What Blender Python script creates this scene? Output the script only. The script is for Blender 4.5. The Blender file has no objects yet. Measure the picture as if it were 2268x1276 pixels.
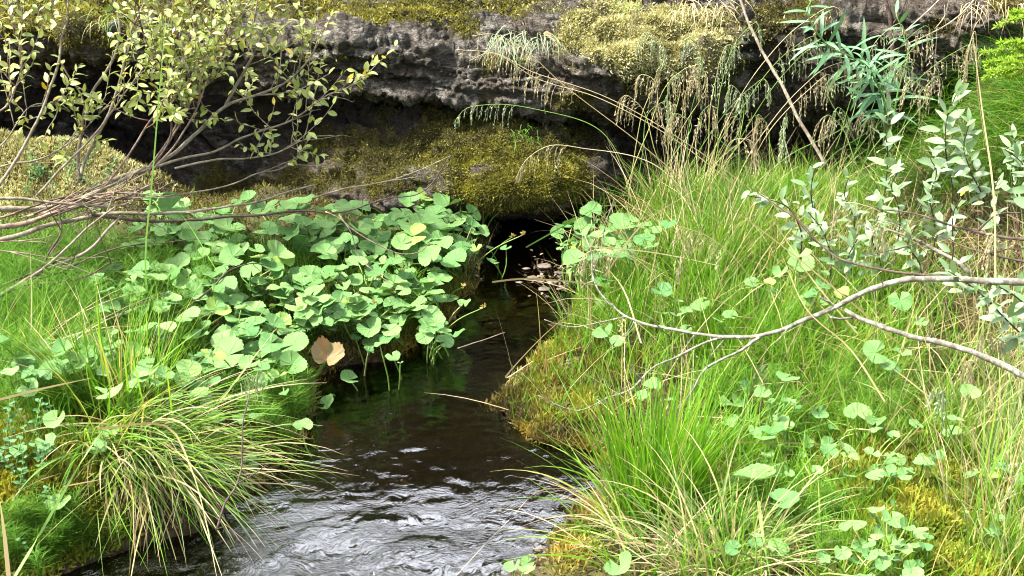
import bpy, math, random
import numpy as np
from mathutils import Vector

# ------------------------------------------------------------------ camera, sky, sun, exposure
S = bpy.context.scene
CAMZ, PITCH, F = 1.3, math.radians(22.0), 3000.0      # F: focal length in pixels of the 2268 px wide photo
cp, sp = math.cos(PITCH), math.sin(PITCH)
cam = bpy.data.cameras.new('camera'); cam.sensor_width = 36; cam.lens = 36 * F / 2268
cam.clip_start = 0.05; cam.clip_end = 500
co = bpy.data.objects.new('camera', cam); S.collection.objects.link(co)
co.location = (0, 0, CAMZ); co.rotation_euler = (math.pi / 2 - PITCH, 0, 0)
S.camera = co

SUN_EL, SUN_AZ = math.radians(56), math.radians(-98)   # azimuth from +Y towards +X
W = bpy.data.worlds.new('World'); S.world = W; W.use_nodes = True
nt = W.node_tree; nt.nodes.clear()
out = nt.nodes.new('ShaderNodeOutputWorld'); bg = nt.nodes.new('ShaderNodeBackground')
sky = nt.nodes.new('ShaderNodeTexSky'); sky.sky_type = 'NISHITA'; sky.sun_disc = False
sky.sun_elevation = SUN_EL; sky.sun_rotation = SUN_AZ; sky.dust_density = 3.0; sky.air_density = 1.0
hs = nt.nodes.new('ShaderNodeHueSaturation'); hs.inputs['Saturation'].default_value = 0.5
hs.inputs['Value'].default_value = 1.0
tc = nt.nodes.new('ShaderNodeTexCoord'); cl = nt.nodes.new('ShaderNodeTexNoise'); cl.inputs['Scale'].default_value = 3.2; cl.inputs['Detail'].default_value = 5.0
cr = nt.nodes.new('ShaderNodeValToRGB'); cr.color_ramp.elements[0].position = 0.52; cr.color_ramp.elements[1].position = 0.66
cm = nt.nodes.new('ShaderNodeMix'); cm.data_type = 'RGBA'; cm.inputs[7].default_value = (19.0, 19.7, 21.0, 1)      # sunlit cloud
nt.links.new(tc.outputs['Generated'], cl.inputs['Vector']); sx_n = nt.nodes.new('ShaderNodeVectorMath'); sx_n.operation = 'DOT_PRODUCT'; sx_n.inputs[1].default_value = (0.0, 0.26, -0.03)   # the cloud bank stands beyond the ledge
ad = nt.nodes.new('ShaderNodeMath'); ad.operation = 'ADD'
nt.links.new(tc.outputs['Generated'], sx_n.inputs[0]); nt.links.new(sx_n.outputs['Value'], ad.inputs[0]); nt.links.new(cl.outputs['Fac'], ad.inputs[1])
nt.links.new(ad.outputs[0], cr.inputs['Fac']); nt.links.new(cr.outputs['Color'], cm.inputs[0])
nt.links.new(sky.outputs[0], hs.inputs['Color']); nt.links.new(hs.outputs[0], cm.inputs[6]); nt.links.new(cm.outputs[2], bg.inputs['Color'])
bg.inputs['Strength'].default_value = 0.15
nt.links.new(bg.outputs[0], out.inputs['Surface'])
sl = bpy.data.lights.new('sun', 'SUN'); sl.energy = 4.4; sl.angle = math.radians(7.0); sl.color = (1.0, 0.955, 0.87)
so = bpy.data.objects.new('sun', sl); S.collection.objects.link(so)
sd = Vector((math.sin(SUN_AZ) * math.cos(SUN_EL), math.cos(SUN_AZ) * math.cos(SUN_EL), math.sin(SUN_EL)))
so.rotation_euler = (-sd).to_track_quat('-Z', 'Y').to_euler()
S.view_settings.view_transform = 'Standard'; S.view_settings.look = 'None'
S.view_settings.exposure = 1.6; S.view_settings.gamma = 1.0
S.cycles.max_bounces = 8; S.cycles.diffuse_bounces = 3; S.cycles.glossy_bounces = 3
S.cycles.transmission_bounces = 4; S.cycles.transparent_max_bounces = 8
S.cycles.filter_width = 1.05
S.cycles.caustics_reflective = False; S.cycles.caustics_refractive = False
S.cycles.sample_clamp_indirect = 4.0

rng = np.random.default_rng(7); random.seed(7)

# ------------------------------------------------------------------ pixel <-> world
def ray(px, py):
    dx = (np.asarray(px, float) - 1134) / F; dy = (638 - np.asarray(py, float)) / F
    return dx, cp + dy * sp, -sp + dy * cp
def P(px, py, Y):
    dx, a, b = ray(px, py); t = Y / a
    return np.stack(np.broadcast_arrays(t * dx, Y + 0 * t, CAMZ + t * b), -1)
def on_plane(px, py, z=0.0):
    dx, a, b = ray(px, py); t = (z - CAMZ) / b
    return np.stack(np.broadcast_arrays(t * dx, t * a, CAMZ + t * b), -1)
def proj(x, y, z):
    f = y * cp - (z - CAMZ) * sp; u = y * sp + (z - CAMZ) * cp
    f = np.where(np.abs(f) < 1e-3, 1e-3, f)
    return 1134 + F * x / f, 638 - F * u / f
def mpp(p):                                            # metres per photo pixel at a point
    return (p[..., 1] * cp - (p[..., 2] - CAMZ) * sp) / F

# ------------------------------------------------------------------ noise
def _hash(ix, iy, iz, seed):
    with np.errstate(over='ignore'):
        h = (ix.astype(np.uint32) * np.uint32(374761393) + iy.astype(np.uint32) * np.uint32(668265263)
             + iz.astype(np.uint32) * np.uint32(2147483647 - 1274126177) + np.uint32(seed * 97531 + 13))
        h = (h ^ (h >> np.uint32(13))) * np.uint32(1274126177)
        h = (h ^ (h >> np.uint32(15))) * np.uint32(2246822519)
        h = h ^ (h >> np.uint32(16))
    return h.astype(np.float64) / 4294967295.0 * 2 - 1
def vnoise(x, y, z=0.0, seed=0):
    x, y, z = np.broadcast_arrays(np.asarray(x, float), np.asarray(y, float), np.asarray(z, float))
    xf, yf, zf = np.floor(x), np.floor(y), np.floor(z)
    ix, iy, iz = xf.astype(np.int64), yf.astype(np.int64), zf.astype(np.int64)
    u, v, w = x - xf, y - yf, z - zf
    u = u * u * u * (u * (u * 6 - 15) + 10); v = v * v * v * (v * (v * 6 - 15) + 10); w = w * w * w * (w * (w * 6 - 15) + 10)
    r = 0
    for a in (0, 1):
        for b in (0, 1):
            for c in (0, 1):
                r = r + _hash(ix + a, iy + b, iz + c, seed) * (u if a else 1 - u) * (v if b else 1 - v) * (w if c else 1 - w)
    return r
def fbm(x, y, z=0.0, o=4, seed=0, g=0.5):
    r, a, f = 0, 1.0, 1.0
    for k in range(o):
        r = r + a * vnoise(np.asarray(x) * f + 17.3 * k, np.asarray(y) * f - 9.1 * k, np.asarray(z) * f + 3.7 * k, seed + k); a *= g; f *= 2.03
    return r
def sst(a, b, x):
    t = np.clip((np.asarray(x, float) - a) / (b - a), 0, 1); return t * t * (3 - 2 * t)

# ------------------------------------------------------------------ objects
def mesh(name, V, Fq, mat, attrs=None, smooth=True):
    V = np.asarray(V, np.float32); Fq = np.asarray(Fq, np.int32)
    me = bpy.data.meshes.new(name); n, k = Fq.shape
    me.vertices.add(len(V)); me.vertices.foreach_set('co', V.ravel())
    me.loops.add(n * k); me.loops.foreach_set('vertex_index', Fq.ravel())
    me.polygons.add(n)
    me.polygons.foreach_set('loop_start', np.arange(0, n * k, k, dtype=np.int32))
    me.update(calc_edges=True)
    if smooth: me.polygons.foreach_set('use_smooth', np.ones(n, bool))
    for an, av in (attrs or {}).items():
        at = me.attributes.new(an, 'FLOAT', 'POINT'); at.data.foreach_set('value', np.asarray(av, np.float32))
    me.materials.append(mat); me.validate()
    return me
def tag(o, label=None, cat=None, group=None, kind=None):
    if label: o['label'] = label
    if cat: o['category'] = cat
    if group: o['group'] = group
    if kind: o['kind'] = kind
    return o
def thing(name, label, cat, loc, group=None):
    o = bpy.data.objects.new(name, None); o.empty_display_size = 0.02
    S.collection.objects.link(o); o.location = [float(v) for v in loc]
    return tag(o, label, cat, group)
def root_loc(o):
    while o.parent: o = o.parent
    return np.array(o.location)
def put(name, VF, mat, parent=None, label=None):
    """VF = (verts, quads, attrs) in world space; linked as ONE mesh object under its parent."""
    V, Fq, A = VF
    if parent is not None: V = np.asarray(V) - root_loc(parent)
    o = bpy.data.objects.new(name, mesh(name, V, Fq, mat, A)); S.collection.objects.link(o)
    if parent is not None: o.parent = parent
    if label: o['label'] = label
    return o
def single(name, VF, mat, label, cat, group=None, kind=None):
    """A thing that is one mesh, with its origin at its lowest point."""
    V, Fq, A = VF; V = np.asarray(V); i = V[:, 2].argmin(); loc = V[i].copy()
    o = bpy.data.objects.new(name, mesh(name, V - loc, Fq, mat, A)); S.collection.objects.link(o); o.location = [float(v) for v in loc]
    return tag(o, label, cat, group, kind)
def join(parts):
    parts = [p for p in parts if len(p[0])]
    V = np.concatenate([p[0] for p in parts]); n = 0; Fs = []
    for p in parts: Fs.append(np.asarray(p[1]) + n); n += len(p[0])
    keys = set.intersection(*[set(p[2]) for p in parts])
    return V, np.concatenate(Fs), {k: np.concatenate([p[2][k] for p in parts]) for k in keys}

# ------------------------------------------------------------------ shapes
def grid_faces(n, m, off=0, wrap=False):
    i = np.arange(n - 1)[:, None]; j = np.arange(m if wrap else m - 1)[None, :]; jn = (j + 1) % m
    return np.stack(np.broadcast_arrays(i * m + j, i * m + jn, (i + 1) * m + jn, (i + 1) * m + j), -1).reshape(-1, 4) + off
def crom(pts, n):
    p = np.asarray(pts, float)
    if len(p) < 3:
        t = np.linspace(0, 1, n)[:, None]; return p[0] * (1 - t) + p[-1] * t
    d = np.r_[0, np.cumsum(np.linalg.norm(np.diff(p, axis=0), axis=1))]; q = np.linspace(0, d[-1], n)
    m = np.gradient(p, d, axis=0)
    i = np.clip(np.searchsorted(d, q, side='right') - 1, 0, len(p) - 2); h = (d[i + 1] - d[i])[:, None]; t = ((q - d[i]) / h[:, 0])[:, None]
    return ((2 * t**3 - 3 * t**2 + 1) * p[i] + (t**3 - 2 * t**2 + t) * h * m[i] + (-2 * t**3 + 3 * t**2) * p[i + 1] + (t**3 - t**2) * h * m[i + 1])
def tube(pts, rad, sides=6, bump=0.0):
    p = np.asarray(pts, float); n = len(p); r = np.broadcast_to(np.asarray(rad, float), (n,))
    T = np.gradient(p, axis=0); T /= np.linalg.norm(T, axis=1)[:, None] + 1e-9
    ref = np.array([0.31, 0.2, 0.93]) if abs(T[0, 2]) < 0.9 else np.array([1.0, 0.1, 0.1])
    A = np.empty_like(p); a = np.cross(T[0], ref)
    for k in range(n):
        a = a - T[k] * a.dot(T[k]); a /= np.linalg.norm(a) + 1e-9; A[k] = a
    B = np.cross(T, A); th = np.arange(sides) * 2 * np.pi / sides
    rr = r[:, None] * (1 + bump * rng.standard_normal((n, sides)))
    V = p[:, None] + rr[..., None] * (np.cos(th)[None, :, None] * A[:, None] + np.sin(th)[None, :, None] * B[:, None])
    V = V.reshape(-1, 3); Fq = grid_faces(n, sides, 0, True)
    c = len(V); V = np.vstack([V, p[:1], p[-1:]])
    j = np.arange(0, sides, 2)
    caps = np.concatenate([np.stack([0 * j + c, (j + 2) % sides, (j + 1) % sides, j], -1),
                           np.stack([0 * j + c + 1, (n - 1) * sides + j, (n - 1) * sides + (j + 1) % sides, (n - 1) * sides + (j + 2) % sides], -1)])
    s = np.r_[np.repeat(np.linspace(0, 1, n), sides), 0, 1]
    return V, np.concatenate([Fq, caps]), {'rnd': np.full(len(V), rng.random()), 's': s}
def blades(base, az, t0, bend, L, Wd, segs=5, power=1.3, twist=1.0, rnd=None, flat_tip=0.08):
    """Grass blades: ribbons that start tilted t0 from the vertical and bend over."""
    base = np.asarray(base, float); N = len(base)
    az, t0, bend, L, Wd = [np.broadcast_to(np.asarray(v, float), (N,)) for v in (az, t0, bend, L, Wd)]
    s = np.linspace(0, 1, segs + 1); sm = (s[1:] + s[:-1]) / 2
    az_j = az[:, None] + (rng.standard_normal(N) * 0.25)[:, None] * np.r_[sm, 1.0][None, :]
    t = t0[:, None] + bend[:, None] * np.r_[sm, 1.0][None, :] ** power
    T = np.stack([np.sin(t) * np.cos(az_j), np.sin(t) * np.sin(az_j), np.cos(t)], -1)
    pos = np.zeros((N, segs + 1, 3)); pos[:, 1:] = np.cumsum(T[:, :-1] * (L / segs)[:, None, None], axis=1); pos += base[:, None]
    side = np.stack([-np.sin(az_j), np.cos(az_j), 0 * az_j], -1); nn = np.cross(T, side)
    tw = (rng.uniform(-1, 1, N) * twist)[:, None] * (0.5 + 0.5 * s)[None, :]
    sd_ = side * np.cos(tw)[..., None] + nn * np.sin(tw)[..., None]
    w = Wd[:, None] * np.maximum(flat_tip, (0.55 + 0.45 * np.minimum(1, s * 4)) * (1 - s ** 2.2))[None, :] * 0.5
    V = np.stack([pos - sd_ * w[..., None], pos + sd_ * w[..., None]], 2).reshape(-1, 3)
    k = np.arange(N)[:, None] * (segs + 1) * 2 + np.arange(segs)[None, :] * 2
    Fq = np.stack([k, k + 1, k + 3, k + 2], -1).reshape(-1, 4)
    r = rng.random(N) if rnd is None else np.broadcast_to(rnd, (N,))
    return V, Fq, {'rnd': np.repeat(r, (segs + 1) * 2), 's': np.tile(np.repeat(s, 2), N)}
def leaflets(base, dirv, nrm, L, Wd, curl=0.3, rows=6, shape=0.9, rnd=None, fold=0.25, wav=0.0):
    """Simple pointed leaves: a folded, arched blade of rows x 3 points each."""
    base, dirv, nrm = [np.asarray(v, float).reshape(-1, 3) for v in (base, dirv, nrm)]; N = len(base)
    dirv = dirv / (np.linalg.norm(dirv, axis=1)[:, None] + 1e-9)
    nrm = nrm - dirv * (nrm * dirv).sum(1)[:, None]; nrm = nrm / (np.linalg.norm(nrm, axis=1)[:, None] + 1e-9); sd_ = np.cross(dirv, nrm)
    L, Wd, curl = [np.broadcast_to(np.asarray(v, float), (N,)) for v in (L, Wd, curl)]
    s = np.linspace(0, 1, rows)
    ang = curl[:, None] * s[None, :]
    cx = np.cumsum(np.cos(ang), 1); cx = (cx - cx[:, :1]) / (rows - 1); cz = np.cumsum(np.sin(ang), 1); cz = (cz - cz[:, :1]) / (rows - 1)
    mid = base[:, None] + dirv[:, None] * (cx * L[:, None])[..., None] - nrm[:, None] * (cz * L[:, None])[..., None]
    w = np.sin(np.pi * np.clip(s, 0.0, 1) ** shape) ** 0.75; w[0] = 0.06; w[-1] = 0.02
    w = w[None, :] * Wd[:, None] * 0.5
    up = nrm[:, None] * (w * fold)[..., None]
    if wav: up = up + nrm[:, None] * (wav * Wd[:, None] * rng.standard_normal((N, rows)))[..., None]
    V = np.stack([mid - sd_[:, None] * w[..., None] + up, mid, mid + sd_[:, None] * w[..., None] + up * 0.8], 2).reshape(-1, 3)
    k = np.arange(N)[:, None] * rows * 3 + np.arange(rows - 1)[None, :] * 3
    f1 = np.stack([k, k + 1, k + 4, k + 3], -1).reshape(-1, 4); f2 = np.stack([k + 1, k + 2, k + 5, k + 4], -1).reshape(-1, 4)
    r = rng.random(N) if rnd is None else np.broadcast_to(rnd, (N,))
    return V, np.concatenate([f1, f2]), {'rnd': np.repeat(r, rows * 3), 's': np.tile(np.repeat(s, 3), N)}
def unit(v): v = np.asarray(v, float); return v / (np.linalg.norm(v, axis=-1, keepdims=True) + 1e-9)

# ------------------------------------------------------------------ materials
class NT:
    def __init__(s, name):
        s.m = bpy.data.materials.new(name); s.m.use_nodes = True; s.t = s.m.node_tree; s.t.nodes.clear()
        s.out = s.n('ShaderNodeOutputMaterial')
    def n(s, ty, props=None, **inp):
        nd = s.t.nodes.new(ty)
        for k, v in (props or {}).items(): setattr(nd, k, v)
        for k, v in inp.items():
            key = k.replace('_', ' ')
            so_ = nd.inputs[int(k[1:])] if k[0] == 'i' and k[1:].isdigit() else nd.inputs[key]
            if isinstance(v, bpy.types.NodeSocket): s.t.links.new(v, so_)
            elif isinstance(v, (tuple, list)) and len(v) == 3 and so_.type == 'RGBA': so_.default_value = (*v, 1)
            else: so_.default_value = v
        return nd
    def attr(s, a): return s.n('ShaderNodeAttribute', {'attribute_name': a}).outputs['Fac']
    def mapp(s, scale=(1, 1, 1), rot=(0, 0, 0)):
        g = s.n('ShaderNodeNewGeometry'); return s.n('ShaderNodeMapping', Vector=g.outputs['Position'], Scale=scale, Rotation=rot).outputs[0]
    def noise(s, vec, scale, detail=4, rough=0.55, dist=0.0):
        return s.n('ShaderNodeTexNoise', Vector=vec, Scale=scale, Detail=float(detail), Roughness=rough, Distortion=dist).outputs['Fac']
    def ramp(s, fac, stops, interp='LINEAR'):
        r = s.n('ShaderNodeValToRGB', Fac=fac); c = r.color_ramp; c.interpolation = interp
        while len(c.elements) < len(stops): c.elements.new(0.5)
        for e, (p, col) in zip(c.elements, stops):
            e.position = p; e.color = (*col, 1) if isinstance(col, (tuple, list)) else (col, col, col, 1)
        return r.outputs['Color']
    def mix(s, fac, a, b, mode='MIX'):
        nd = s.n('ShaderNodeMix', {'data_type': 'RGBA', 'blend_type': mode})
        for i, v in ((0, fac), (6, a), (7, b)):
            so_ = nd.inputs[i]
            if isinstance(v, bpy.types.NodeSocket): s.t.links.new(v, so_)
            else: so_.default_value = (*v, 1) if isinstance(v, (tuple, list)) else v
        return nd.outputs[2]
    def math(s, op, a, b=0.0): return s.n('ShaderNodeMath', {'operation': op}, i0=a, i1=b).outputs[0]
    def bump(s, h, strength=0.5, dist=0.01): return s.n('ShaderNodeBump', Height=h, Strength=strength, Distance=dist).outputs[0]
    def done(s, sh): s.t.links.new(sh, s.out.inputs['Surface']); return s.m

def leaf_mat(name, stops, tip=None, tip_at=0.6, rough=0.5, transl=0.35, tcol=None, spec=0.4, base_tint=None, blotch=0.0, vein=False):
    k = NT(name); r = k.attr('rnd'); s = k.attr('s')
    col = k.ramp(r, stops)
    if base_tint: col = k.mix(k.ramp(s, [(0.0, 1.0), (0.35, 0.0)]), col, base_tint)
    if tip: col = k.mix(k.ramp(k.math('ADD', s, k.math('MULTIPLY', r, 0.3)), [(tip_at, 0.0), (min(1, tip_at + 0.35), 1.0)]), col, tip)
    if blotch:
        nz = k.noise(k.mapp(), 60, 3); col = k.mix(k.math('MULTIPLY', k.ramp(nz, [(0.5, 0.0), (0.75, 1.0)]), blotch), col, (0.16, 0.15, 0.04))
    args = {}
    if vein:
        v = k.attr('vein'); nz2 = k.noise(k.mapp(), 25, 2)
        col = k.mix(k.math('MULTIPLY', v, 0.35), col, (0.24, 0.36, 0.16))
        col = k.mix(k.math('MULTIPLY', k.ramp(nz2, [(0.35, 0.0), (0.7, 1.0)]), 0.3), col, (0.10, 0.24, 0.08))
        args['Normal'] = k.bump(k.math('ADD', k.math('MULTIPLY', v, -1.0), k.math('MULTIPLY', k.noise(k.mapp(), 90, 2), 0.5)), 0.55, 0.004)
    b = k.n('ShaderNodeBsdfPrincipled', Base_Color=col, Roughness=rough, Specular_IOR_Level=spec, **args)
    tr = k.n('ShaderNodeBsdfTranslucent', Color=k.mix(1.0, col, tcol or (1.0, 1.0, 0.55), 'MULTIPLY'))
    return k.done(k.n('ShaderNodeMixShader', i0=transl, i1=b.outputs[0], i2=tr.outputs[0]).outputs[0])
def bark_mat(name, a, b, lich=None, lfac=0.0, rough=0.8):
    k = NT(name); v = k.mapp(); n1 = k.noise(v, 45, 5); n2 = k.noise(v, 130, 4)
    col = k.mix(k.ramp(n1, [(0.35, 0.0), (0.65, 1.0)]), a, b)
    col = k.mix(k.math('MULTIPLY', k.ramp(n2, [(0.45, 0.0), (0.6, 1.0)]), 0.45), col, tuple(c * 0.4 for c in a))
    if lich: col = k.mix(k.math('MULTIPLY', k.ramp(k.noise(v, 60, 6, 0.7), [(0.52, 0.0), (0.6, 1.0)]), lfac), col, lich)
    return k.done(k.n('ShaderNodeBsdfPrincipled', Base_Color=col, Roughness=rough, Specular_IOR_Level=0.25, Normal=k.bump(n2, 0.6, 0.003)).outputs[0])

M = {}
M['grass'] = leaf_mat('fresh_grass', [(0.0, (0.07, 0.19, 0.012)), (0.45, (0.14, 0.30, 0.02)), (0.8, (0.25, 0.39, 0.04)), (0.9, (0.42, 0.38, 0.13)), (1.0, (0.50, 0.38, 0.16))], tip=(0.42, 0.38, 0.12), tip_at=1.0, rough=0.5, transl=0.45, spec=0.2)
M['lushgrass'] = leaf_mat('lush_tussock_grass', [(0.0, (0.07, 0.20, 0.010)), (0.6, (0.13, 0.31, 0.016)), (0.93, (0.21, 0.36, 0.03)), (1.0, (0.42, 0.38, 0.12))], rough=0.42, transl=0.45, spec=0.3)
M['oldgrass'] = leaf_mat('half_dry_grass', [(0.0, (0.09, 0.20, 0.03)), (0.4, (0.19, 0.30, 0.07)), (0.62, (0.40, 0.38, 0.16)), (1.0, (0.52, 0.40, 0.22))], tip=(0.45, 0.36, 0.2), tip_at=0.95, rough=0.5, transl=0.35)
M['straw'] = leaf_mat('dry_straw', [(0.0, (0.36, 0.28, 0.13)), (0.6, (0.5, 0.41, 0.22)), (1.0, (0.6, 0.5, 0.3))], rough=0.55, transl=0.25, tcol=(1, 0.9, 0.7))
M['thatch'] = leaf_mat('dead_thatch', [(0.0, (0.16, 0.10, 0.05)), (0.6, (0.36, 0.27, 0.15)), (1.0, (0.5, 0.4, 0.24))], rough=0.7, transl=0.2, tcol=(1, 0.9, 0.7))
M['stalkgreen'] = leaf_mat('green_stalk', [(0.0, (0.10, 0.24, 0.03)), (0.7, (0.22, 0.34, 0.07)), (1.0, (0.42, 0.38, 0.15))], rough=0.45, transl=0.2)
M['seed'] = leaf_mat('grass_seed', [(0.0, (0.30, 0.30, 0.15)), (0.5, (0.45, 0.38, 0.22)), (1.0, (0.58, 0.5, 0.34))], rough=0.6, transl=0.3, tcol=(1, 0.9, 0.7))
M['seedgreen'] = leaf_mat('green_grass_seed', [(0.0, (0.22, 0.32, 0.16)), (1.0, (0.45, 0.47, 0.3))], rough=0.6, transl=0.3)
M['horsetail'] = leaf_mat('horsetail_green', [(0.0, (0.045, 0.135, 0.010)), (0.7, (0.095, 0.225, 0.018)), (1.0, (0.18, 0.31, 0.035))], rough=0.6, transl=0.35, spec=0.12)
M['marsh'] = leaf_mat('marsh_leaf', [(0.0, (0.07, 0.19, 0.045)), (0.35, (0.14, 0.29, 0.075)), (0.8, (0.22, 0.37, 0.115)), (0.95, (0.26, 0.39, 0.07)), (1.0, (0.40, 0.45, 0.04))], rough=0.62, transl=0.26, spec=0.25, vein=True, blotch=0.5)
M['brownleaf'] = leaf_mat('withered_leaf', [(0.0, (0.26, 0.15, 0.07)), (1.0, (0.32, 0.2, 0.1))], rough=0.6, transl=0.25, vein=True, blotch=0.9, tcol=(1, 0.7, 0.4))
M['willow'] = leaf_mat('willow_leaf', [(0.0, (0.18, 0.26, 0.05)), (0.5, (0.33, 0.38, 0.10)), (0.86, (0.46, 0.47, 0.16)), (0.94, (0.5, 0.40, 0.04)), (1.0, (0.58, 0.40, 0.02))], rough=0.42, transl=0.3, spec=0.5, blotch=0.5)
M['greywillow'] = leaf_mat('grey_willow_leaf', [(0.0, (0.12, 0.21, 0.085)), (0.6, (0.21, 0.32, 0.145)), (0.95, (0.31, 0.41, 0.23)), (1.0, (0.3, 0.45, 0.05))], rough=0.4, transl=0.25, spec=0.6)
M['fireweed'] = leaf_mat('narrow_leaf', [(0.0, (0.08, 0.20, 0.09)), (1.0, (0.16, 0.32, 0.14))], rough=0.5, transl=0.25)
M['spruce'] = leaf_mat('spruce_needle', [(0.0, (0.20, 0.36, 0.02)), (1.0, (0.34, 0.5, 0.05))], rough=0.5, transl=0.35)
M['cowberry'] = leaf_mat('small_shiny_leaf', [(0.0, (0.03, 0.11, 0.03)), (1.0, (0.08, 0.20, 0.06))], rough=0.5, transl=0.15, spec=0.3)
M['mossgold'] = leaf_mat('golden_moss', [(0.0, (0.06, 0.055, 0.013)), (0.5, (0.20, 0.19, 0.025)), (1.0, (0.42, 0.39, 0.055))], rough=0.7, transl=0.35)
M['mossolive'] = leaf_mat('olive_moss', [(0.0, (0.04, 0.034, 0.012)), (0.55, (0.11, 0.102, 0.022)), (1.0, (0.20, 0.18, 0.025))], rough=0.8, transl=0.3)
M['mosspale'] = leaf_mat('pale_moss', [(0.0, (0.26, 0.24, 0.09)), (0.5, (0.46, 0.43, 0.2)), (1.0, (0.6, 0.57, 0.32))], rough=0.8, transl=0.3)
M['mossgreen'] = leaf_mat('green_moss', [(0.0, (0.09, 0.14, 0.012)), (0.5, (0.22, 0.25, 0.02)), (1.0, (0.40, 0.36, 0.04))], rough=0.7, transl=0.35)
M['mosswater'] = leaf_mat('water_moss', [(0.0, (0.05, 0.04, 0.012)), (0.5, (0.16, 0.12, 0.025)), (1.0, (0.36, 0.27, 0.045))], rough=0.5, transl=0.3)
M['bark'] = bark_mat('willow_bark', (0.17, 0.13, 0.09), (0.30, 0.26, 0.19))
M['barkdark'] = bark_mat('dark_twig_bark', (0.055, 0.036, 0.028), (0.12, 0.08, 0.06))
M['barkred'] = bark_mat('brown_stem_bark', (0.17, 0.10, 0.07), (0.34, 0.26, 0.20))
M['barkgrey'] = bark_mat('grey_lichen_bark', (0.12, 0.10, 0.075), (0.25, 0.235, 0.18), (0.42, 0.45, 0.36), 0.6)
M['barkpale'] = bark_mat('bleached_bark', (0.34, 0.27, 0.2), (0.5, 0.42, 0.33))
M['litter'] = leaf_mat('wet_leaf_litter', [(0.0, (0.05, 0.032, 0.02)), (0.6, (0.15, 0.105, 0.07)), (1.0, (0.30, 0.23, 0.16))], rough=0.45, transl=0.1)
M['flower'] = leaf_mat('seed_head_yellow', [(0.0, (0.40, 0.34, 0.10)), (1.0, (0.5, 0.36, 0.14))], rough=0.6, transl=0.2)

k = NT('soil'); v = k.mapp(); n1 = k.noise(v, 9, 6); n2 = k.noise(v, 70, 5)
col = k.ramp(n1, [(0.3, (0.018, 0.014, 0.008)), (0.5, (0.05, 0.045, 0.014)), (0.7, (0.09, 0.085, 0.02))])
col = k.mix(k.math('MULTIPLY', k.ramp(n2, [(0.4, 0.0), (0.65, 1.0)]), 0.6), col, (0.10, 0.075, 0.035))
bed = k.ramp(k.noise(v, 60, 5, 0.65), [(0.35, (0.02, 0.013, 0.007)), (0.55, (0.05, 0.034, 0.018)), (0.7, (0.13, 0.09, 0.055))])
col = k.mix(k.attr('bed'), col, bed)
M['soil'] = k.done(k.n('ShaderNodeBsdfPrincipled', Base_Color=col, Roughness=0.9, Specular_IOR_Level=0.2, Normal=k.bump(n2, 0.8, 0.015)).outputs[0])

k = NT('layered_rock'); v = k.mapp((1, 1, 3.0)); vi = k.mapp(); va = k.mapp((2.6, 2, 6))
n1 = k.noise(va, 9, 8, 0.62, 0.6); n2 = k.noise(vi, 55, 6, 0.65); n3 = k.noise(vi, 5, 4); n4 = k.noise(v, 150, 4, 0.7); n5 = k.noise(va, 30, 6, 0.65, 1.0)
col = k.ramp(n1, [(0.32, (0.038, 0.031, 0.024)), (0.45, (0.115, 0.098, 0.075)), (0.56, (0.27, 0.245, 0.205)), (0.70, (0.47, 0.445, 0.39))])
col = k.mix(k.ramp(n5, [(0.36, 0.7), (0.46, 0.0)]), col, (0.035, 0.03, 0.026))
crk = k.ramp(k.math('ABSOLUTE', k.math('SUBTRACT', k.noise(k.mapp((1.0, 1, 3.2)), 26, 5, 0.6, 1.5), 0.5)), [(0.0, 1.0), (0.028, 0.0)])
col = k.mix(k.math('MULTIPLY', crk, 0.85), col, (0.02, 0.017, 0.014))
dark = k.math('MULTIPLY', k.ramp(k.math('ADD', k.math('MULTIPLY', n2, 0.55), k.math('MULTIPLY', k.attr('lichen'), 0.75)), [(0.49, 0.0), (0.58, 1.0)]), 0.92)
col = k.mix(dark, col, (0.03, 0.026, 0.02))
col = k.mix(k.math('MULTIPLY', k.ramp(n3, [(0.42, 0.0), (0.62, 1.0)]), 0.55), col, (0.15, 0.105, 0.07))
mcol = k.ramp(k.math('ADD', k.math('MULTIPLY', n2, 0.6), k.math('MULTIPLY', n3, 0.4)), [(0.32, (0.035, 0.028, 0.012)), (0.5, (0.085, 0.07, 0.016)), (0.68, (0.17, 0.15, 0.025))])
mcol = k.mix(k.attr('mtone'), mcol, (0.36, 0.33, 0.14))
col = k.mix(k.ramp(k.math('ADD', k.attr('moss'), k.math('MULTIPLY', k.math('SUBTRACT', n2, 0.5), 0.9)), [(0.4, 0.0), (0.6, 1.0)]), col, mcol)
hh = k.math('ADD', k.math('MULTIPLY', k.math('SUBTRACT', n5, crk), 1.2), k.math('ADD', n2, k.math('MULTIPLY', n4, 0.5)))
M['rock'] = k.done(k.n('ShaderNodeBsdfPrincipled', Base_Color=col, Roughness=0.75, Specular_IOR_Level=0.3, Normal=k.bump(hh, 0.95, 0.024)).outputs[0])

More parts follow.
